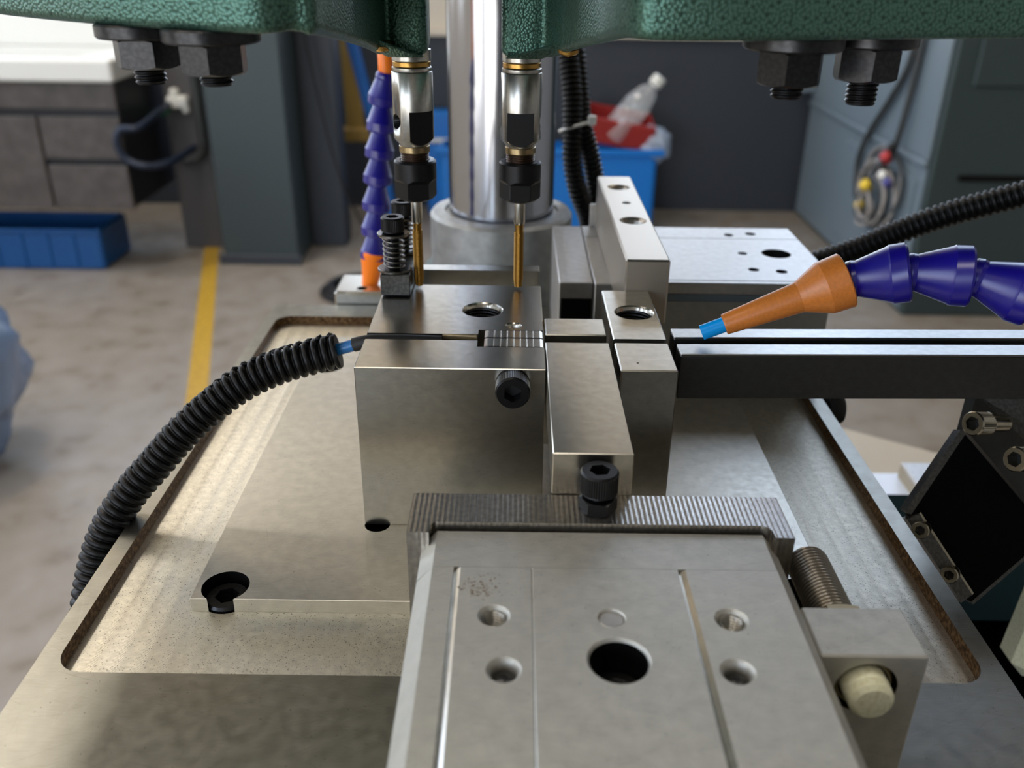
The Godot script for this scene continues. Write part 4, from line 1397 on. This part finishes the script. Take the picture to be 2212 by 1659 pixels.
# ==================================================================== the workshop behind
func build_background() -> void:
	var F := -927.0
	# wash stand
	var t := thing("wash_stand", "grey wood-grained wash stand with drawers on the far left", "wash stand", V(-1850, -670, 3450))
	bx(t, "carcass", -2500, -1400, -670, -225, 3268, 3700, M.vanity_side, 2.0)
	bx(t, "drawer_front", -2500, -1398, -318, -228, 3248, 3268, M.vanity_wood, 3.0)
	bx(t, "finger_gap", -2500, -1400, -345, -318, 3262, 3268.5, M.vanity_side, 0.5)
	bx(t, "drawer_front", -1684, -1398, -492, -345, 3248, 3268, M.vanity_wood, 3.0)
	bx(t, "drawer_front", -1684, -1398, -672, -515, 3248, 3268, M.vanity_wood, 3.0)
	bx(t, "cupboard_door", -2500, -1692, -672, -345, 3248, 3268, M.vanity_wood, 3.0)
	var s := thing("wash_basin", "white porcelain basin top on the grey wash stand", "basin", V(-1850, -225, 3450))
	cut("basin", solid(s, -2510, -1385, -225, -150, 3225, 3700, 8.0), M.porcelain, s, [notch(s, -2300, -1520, -205, -140, 3290, 3620)])
	bx(s, "splash_back", -2510, -1385, -150, -40, 3660, 3700, M.porcelain, 5.0)
	var c := thing("blue_crate", "blue plastic crate on the floor under the wash stand", "crate", V(-1880, F, 3420))
	cut("crate", solid(c, -2250, -1570, F, -770, 3300, 3560, 8.0), M.crate_blue, c, [notch(c, -2235, -1585, F + 12, -700, 3314, 3546)])
	bx(c, "rim", -2258, -1562, -782, -766, 3290, 3302, M.crate_blue, 3.0)
	for i in 6:
		bx(c, "rib", -2180 + i * 100, -2166 + i * 100, F + 4, -784, 3294, 3302, M.crate_blue, 2.0)
	# pillar
	t = thing("steel_pillar", "dark grey-green steel pillar standing on the workshop floor", "pillar", V(-990, F, 3520))
	bx(t, "post", -1140, -845, F, 2490, 3400, 3660, M.steel_green, 6.0)
	bx(t, "base_strip", -1155, -835, F, F + 40, 3385, 3400, M.wall_dark, 3.0)
	t = thing("wall_panel", "flat dark panel standing beside the steel pillar", "panel", V(-800, F, 3700))
	bx(t, "panel", -845, -700, F, 900, 3640, 3760, M.wall_dark, 4.0)
	# services by the pillar
	t = thing("pipe_panel", "narrow grey board behind the hoses between wash stand and pillar", "panel", V(-1270, F, 3620))
	bx(t, "board", -1360, -1150, F, 400, 3600, 3660, M.pipe_board, 4.0)
	t = thing("wall_valve", "white valve body with a green lever between wash stand and pillar", "valve", V(-1300, -340, 3580))
	var b := MB.new()
	b.box(Vector3.ZERO, Vector3(80, 46, 44), 8)
	b.box(Vector3(-10, 30, 0), Vector3(34, 40, 34), 8)
	b.box(Vector3(28, -24, 0), Vector3(26, 34, 34), 6)
	obj("body", b.mesh(), M.white_plastic, t)
	obj("lever", box_mesh(Vector3(-68, -14, 0), Vector3(60, 26, 20), 6), M.green_plastic, t, Vector3.ZERO, Basis(Vector3.BACK, 0.35))
	t = thing("blue_hose_loop", "blue hose hanging in a loop beside the wash stand", "hose", Vector3.ZERO)
	b = MB.new()
	b.tube(curve_points([V(-1330, -350, 3560), V(-1320, -355, 3400), V(-1325, -375, 3230), V(-1385, -380, 3222), V(-1406, -430, 3218), V(-1380, -485, 3220), V(-1310, -508, 3222), V(-1250, -505, 3300), V(-1240, -500, 3520)].map(func(v): return v * 1000.0), 8.0), [13.0], 12)
	obj("hose", b.mesh(), M.blue_dark, t)
	t = thing("drain_pipe", "grey drain pipe running down the board beside the pillar", "pipe", V(-1240, -927, 3585))
	b = MB.new()
	b.tube(curve_points([V(-1225, 500, 3580), V(-1225, -400, 3580), V(-1228, -520, 3580), V(-1262, -558, 3580), V(-1320, -562, 3580)].map(func(v): return (v - t.position) * 1000.0), 12.0), [16.0], 14)
	obj("pipe", b.mesh(), M.cable_grey, t)
	# yellow post and blue strap
	t = thing("yellow_post", "ochre painted metal post behind the left spindle", "post", V(-700, -560, 4050))
	b = MB.new()
	b.box(Vector3(0, 600, 0), Vector3(72, 1200, 50), 6)
	obj("post", b.mesh(), M.yellow_paint, t, Vector3.ZERO, Basis(Vector3.BACK, 0.02))
	obj("foot", box_mesh(Vector3(10, 20, 10), Vector3(140, 60, 60), 8), M.yellow_paint, t)
	t = thing("blue_strap", "bright blue strap slanting down behind the hanging purple hose", "strap", Vector3.ZERO)
	b = MB.new()
	b.tube(PackedVector3Array([V(-690, -60, 3900) * 1000, V(-645, -260, 3900) * 1000, V(-590, -520, 3900) * 1000, V(-530, -900, 3880) * 1000]), [24.0], 10)
	obj("strap", b.mesh(), M.strap_blue, t)
	t = thing("thin_wire", "thin dark wire hanging down in front of the pillar panel", "cable", Vector3.ZERO)
	b = MB.new()
	b.tube(curve_points([V(-800, 100, 3560), V(-770, -200, 3560), V(-690, -620, 3560), V(-560, -925, 3560)].map(func(v): return v * 1000.0), 20.0), [5.0], 8)
	obj("wire", b.mesh(), M.rubber, t)
	# bins
	t = thing("storage_bin", "wide blue plastic bin on the floor behind the column", "bin", V(220, F, 4050))
	cut("bin", solid(t, -330, 610, F, -570, 3890, 4110, 14.0), M.bin_blue, t, [notch(t, -310, 590, F + 20, -500, 3910, 4090)])
	bx(t, "rim", -345, 640, -590, -560, 3876, 3893, M.bin_blue, 5.0)
	t = thing("storage_bin", "smaller blue plastic bin stacked at the back, left of the column", "bin", V(-330, -927, 4180))
	bx(t, "bin", -400, -60, -927, -455, 4130, 4240, M.bin_blue, 10.0)
	bx(t, "rim", -410, -50, -590, -570, 4120, 4131, M.white_plastic, 4.0)
	t = thing("plastic_liner", "crumpled clear plastic liner hanging over the corner of the wide blue bin", "plastic bag", V(600, -570, 3900))
	b = MB.new()
	var nz := FastNoiseLite.new()
	nz.seed = 5
	nz.frequency = 1.6
	b.ball(Vector3(0, 20, -40), Vector3(72, 75, 60), 28, 18, func(v: Vector3) -> float: return 1.0 + 0.35 * nz.get_noise_3dv(v))
	obj("liner", b.mesh(), M.film, t)
	t = thing("red_tray", "tilted red plastic tray lying on the wide blue bin", "tray", V(440, -484, 3985))
	t.rotation = Vector3(0.18, 0.0, -0.17)
	cut("tray", box_mesh(Vector3(0, 0, 0), Vector3(300, 110, 190), 6), M.tray_red, t, [["box", Vector3(0, 20, 0), Vector3(276, 110, 166)]])
	bottle()
	# grey cabinet on the right
	t = thing("machine_cabinet", "large blue-grey machine cabinet with a dark green front on the right", "cabinet", V(1800, F, 3600))
	bx(t, "body", 1352, 2700, F, 900, 2930, 4250, M.cabinet_green, 6.0)
	bx(t, "upper_side", 1338, 1353, -398, 880, 2950, 4240, M.cabinet_grey, 5.0)
	bx(t, "seam_rail", 1330, 1352, -420, -398, 2950, 4240, M.cabinet_grey, 4.0)
	bx(t, "lower_side", 1343, 1353, F + 20, -420, 2950, 4240, M.cabinet_grey, 3.0)
	bx(t, "access_panel", 1337, 1344, F + 80, -470, 3000, 3700, M.cabinet_grey, 5.0)
	bx(t, "hinge_block", 1270, 1340, -360, -215, 4180, 4240, M.cabinet_grey, 6.0)
	bx(t, "front_slot", 1440, 2600, -455, -435, 2922, 2932, M.black_hole, 3.0)
	bx(t, "front_trim", 1420, 2600, -160, 300, 2920, 2931, M.cabinet_green, 4.0)
	# coil of tubing hung on the cabinet
	t = thing("tubing_coil", "coil of clear tubing with coloured fittings hung on the grey cabinet", "tubing", V(1322, -540, 3230))
	for i in 11:
		b = MB.new()
		var pts := PackedVector3Array()
		var ry := 128.0 - i * 8.0
		var rz := 165.0 - i * 11.0
		for j in 40:
			var a := TAU * j / 40
			pts.append(Vector3(-4.0 - i * 5 + 5 * sin(a * 2 + i), sin(a) * ry - i * 9 + 20 * sin(i * 2.1), cos(a) * rz + 26 * sin(i * 1.3)))
		b.tube(pts, [6.0], 8, true)
		obj("loop", b.mesh(), M.clear_tubing if i % 2 == 0 else M.cable_grey, t)
	var caps := [["red_fitting", M.red_plastic, Vector3(-36, 112, 78), 18.0], ["yellow_fitting", M.yellow_plastic, Vector3(-54, -8, -8), 18.8], ["white_fitting", M.white_plastic, Vector3(-46, 54, 104), 15.0], ["blue_fitting", M.purple_plastic, Vector3(-40, 38, 142), 15.0], ["black_fitting", M.rubber, Vector3(-34, 62, 52), 25.5], ["brass_fitting", M.yellow_plastic, Vector3(-40, -96, -66), 16.5], ["black_plug", M.rubber, Vector3(-30, 150, 92), 13.5]]
	for q in caps:
		b = MB.new()
		b.lathe([Vector2(0, -1.0), Vector2(0.8, -1.0), Vector2(1, -0.8), Vector2(1, 0.8), Vector2(0.7, 1.0), Vector2(0, 1.1)].map(func(v): return v * q[3]), 18)
		obj(q[0], b.mesh(), q[1], t, q[2] * 0.001, Basis(Vector3.BACK, 0.8) * Basis(Vector3.RIGHT, 0.5))
	var cab := [["grey cable curving down the cabinet side to the tubing coil", [V(1325, 100, 3180), V(1322, -110, 3190), V(1320, -250, 3290), V(1318, -400, 3430), V(1316, -520, 3480), V(1318, -640, 3440)]], ["dark cable hanging straight down the cabinet side to the red fitting", [V(1322, 100, 3120), V(1320, -120, 3125), V(1312, -300, 3130), V(1304, -425, 3150)]]]
	for q in cab:
		t = thing("hanging_cable", q[0], "cable", Vector3.ZERO)
		b = MB.new()
		b.tube(curve_points(q[1].map(func(v): return v * 1000.0), 10.0), [12.0], 10)
		obj("cable", b.mesh(), M.cable_grey, t)
	# plastic sack at the left edge
	t = thing("plastic_sack", "bluish clear plastic sack standing on the floor at the far left", "plastic bag", V(-1370, F, 1860))
	b = MB.new()
	var n2 := FastNoiseLite.new()
	n2.seed = 9
	n2.frequency = 1.4
	n2.fractal_octaves = 3
	b.ball(Vector3(0, 255, 0), Vector3(215, 260, 230), 40, 30, func(v: Vector3) -> float: return 1.0 + 0.22 * n2.get_noise_3dv(v) if v.y > -0.97 else 1.0)
	obj("sack", b.mesh(), M.sack_film, t)
	# coil of black cable on the floor behind the machine
	t = thing("cable_coil", "coil of black cable on the floor behind the base plate corner", "cable", V(-560, F, 3080))
	for i in 3:
		b = MB.new()
		var pts := PackedVector3Array()
		for j in 48:
			var a := TAU * j / 48
			pts.append(Vector3(cos(a) * (130 - i * 16), 12 + i * 14, sin(a) * (120 - i * 10) + i * 8))
		b.tube(pts, [11.0], 8, true)
		obj("loop", b.mesh(), M.rubber, t)

func bottle() -> void:
	var t := thing("plastic_bottle", "clear plastic bottle with white cap leaning on the red tray", "bottle", V(448, -470, 3940))
	t.basis = aim(Vector3(0.62, 0.80, 0.05))
	var b := MB.new()
	b.lathe([Vector2(0, -60), Vector2(54, -60), Vector2(60, -50), Vector2(60, 70), Vector2(57, 78), Vector2(60, 86), Vector2(58, 120), Vector2(40, 180), Vector2(20, 205), Vector2(17, 214), Vector2(17, 220)], 40, 0.7)
	obj("bottle", b.mesh(), M.clear_plastic, t)
	b = MB.new()
	b.lathe([Vector2(0, 212), Vector2(26, 212), Vector2(28, 215), Vector2(28, 250), Vector2(24, 254), Vector2(0, 254)], 32)
	obj("cap", b.mesh(), M.white_plastic, t)
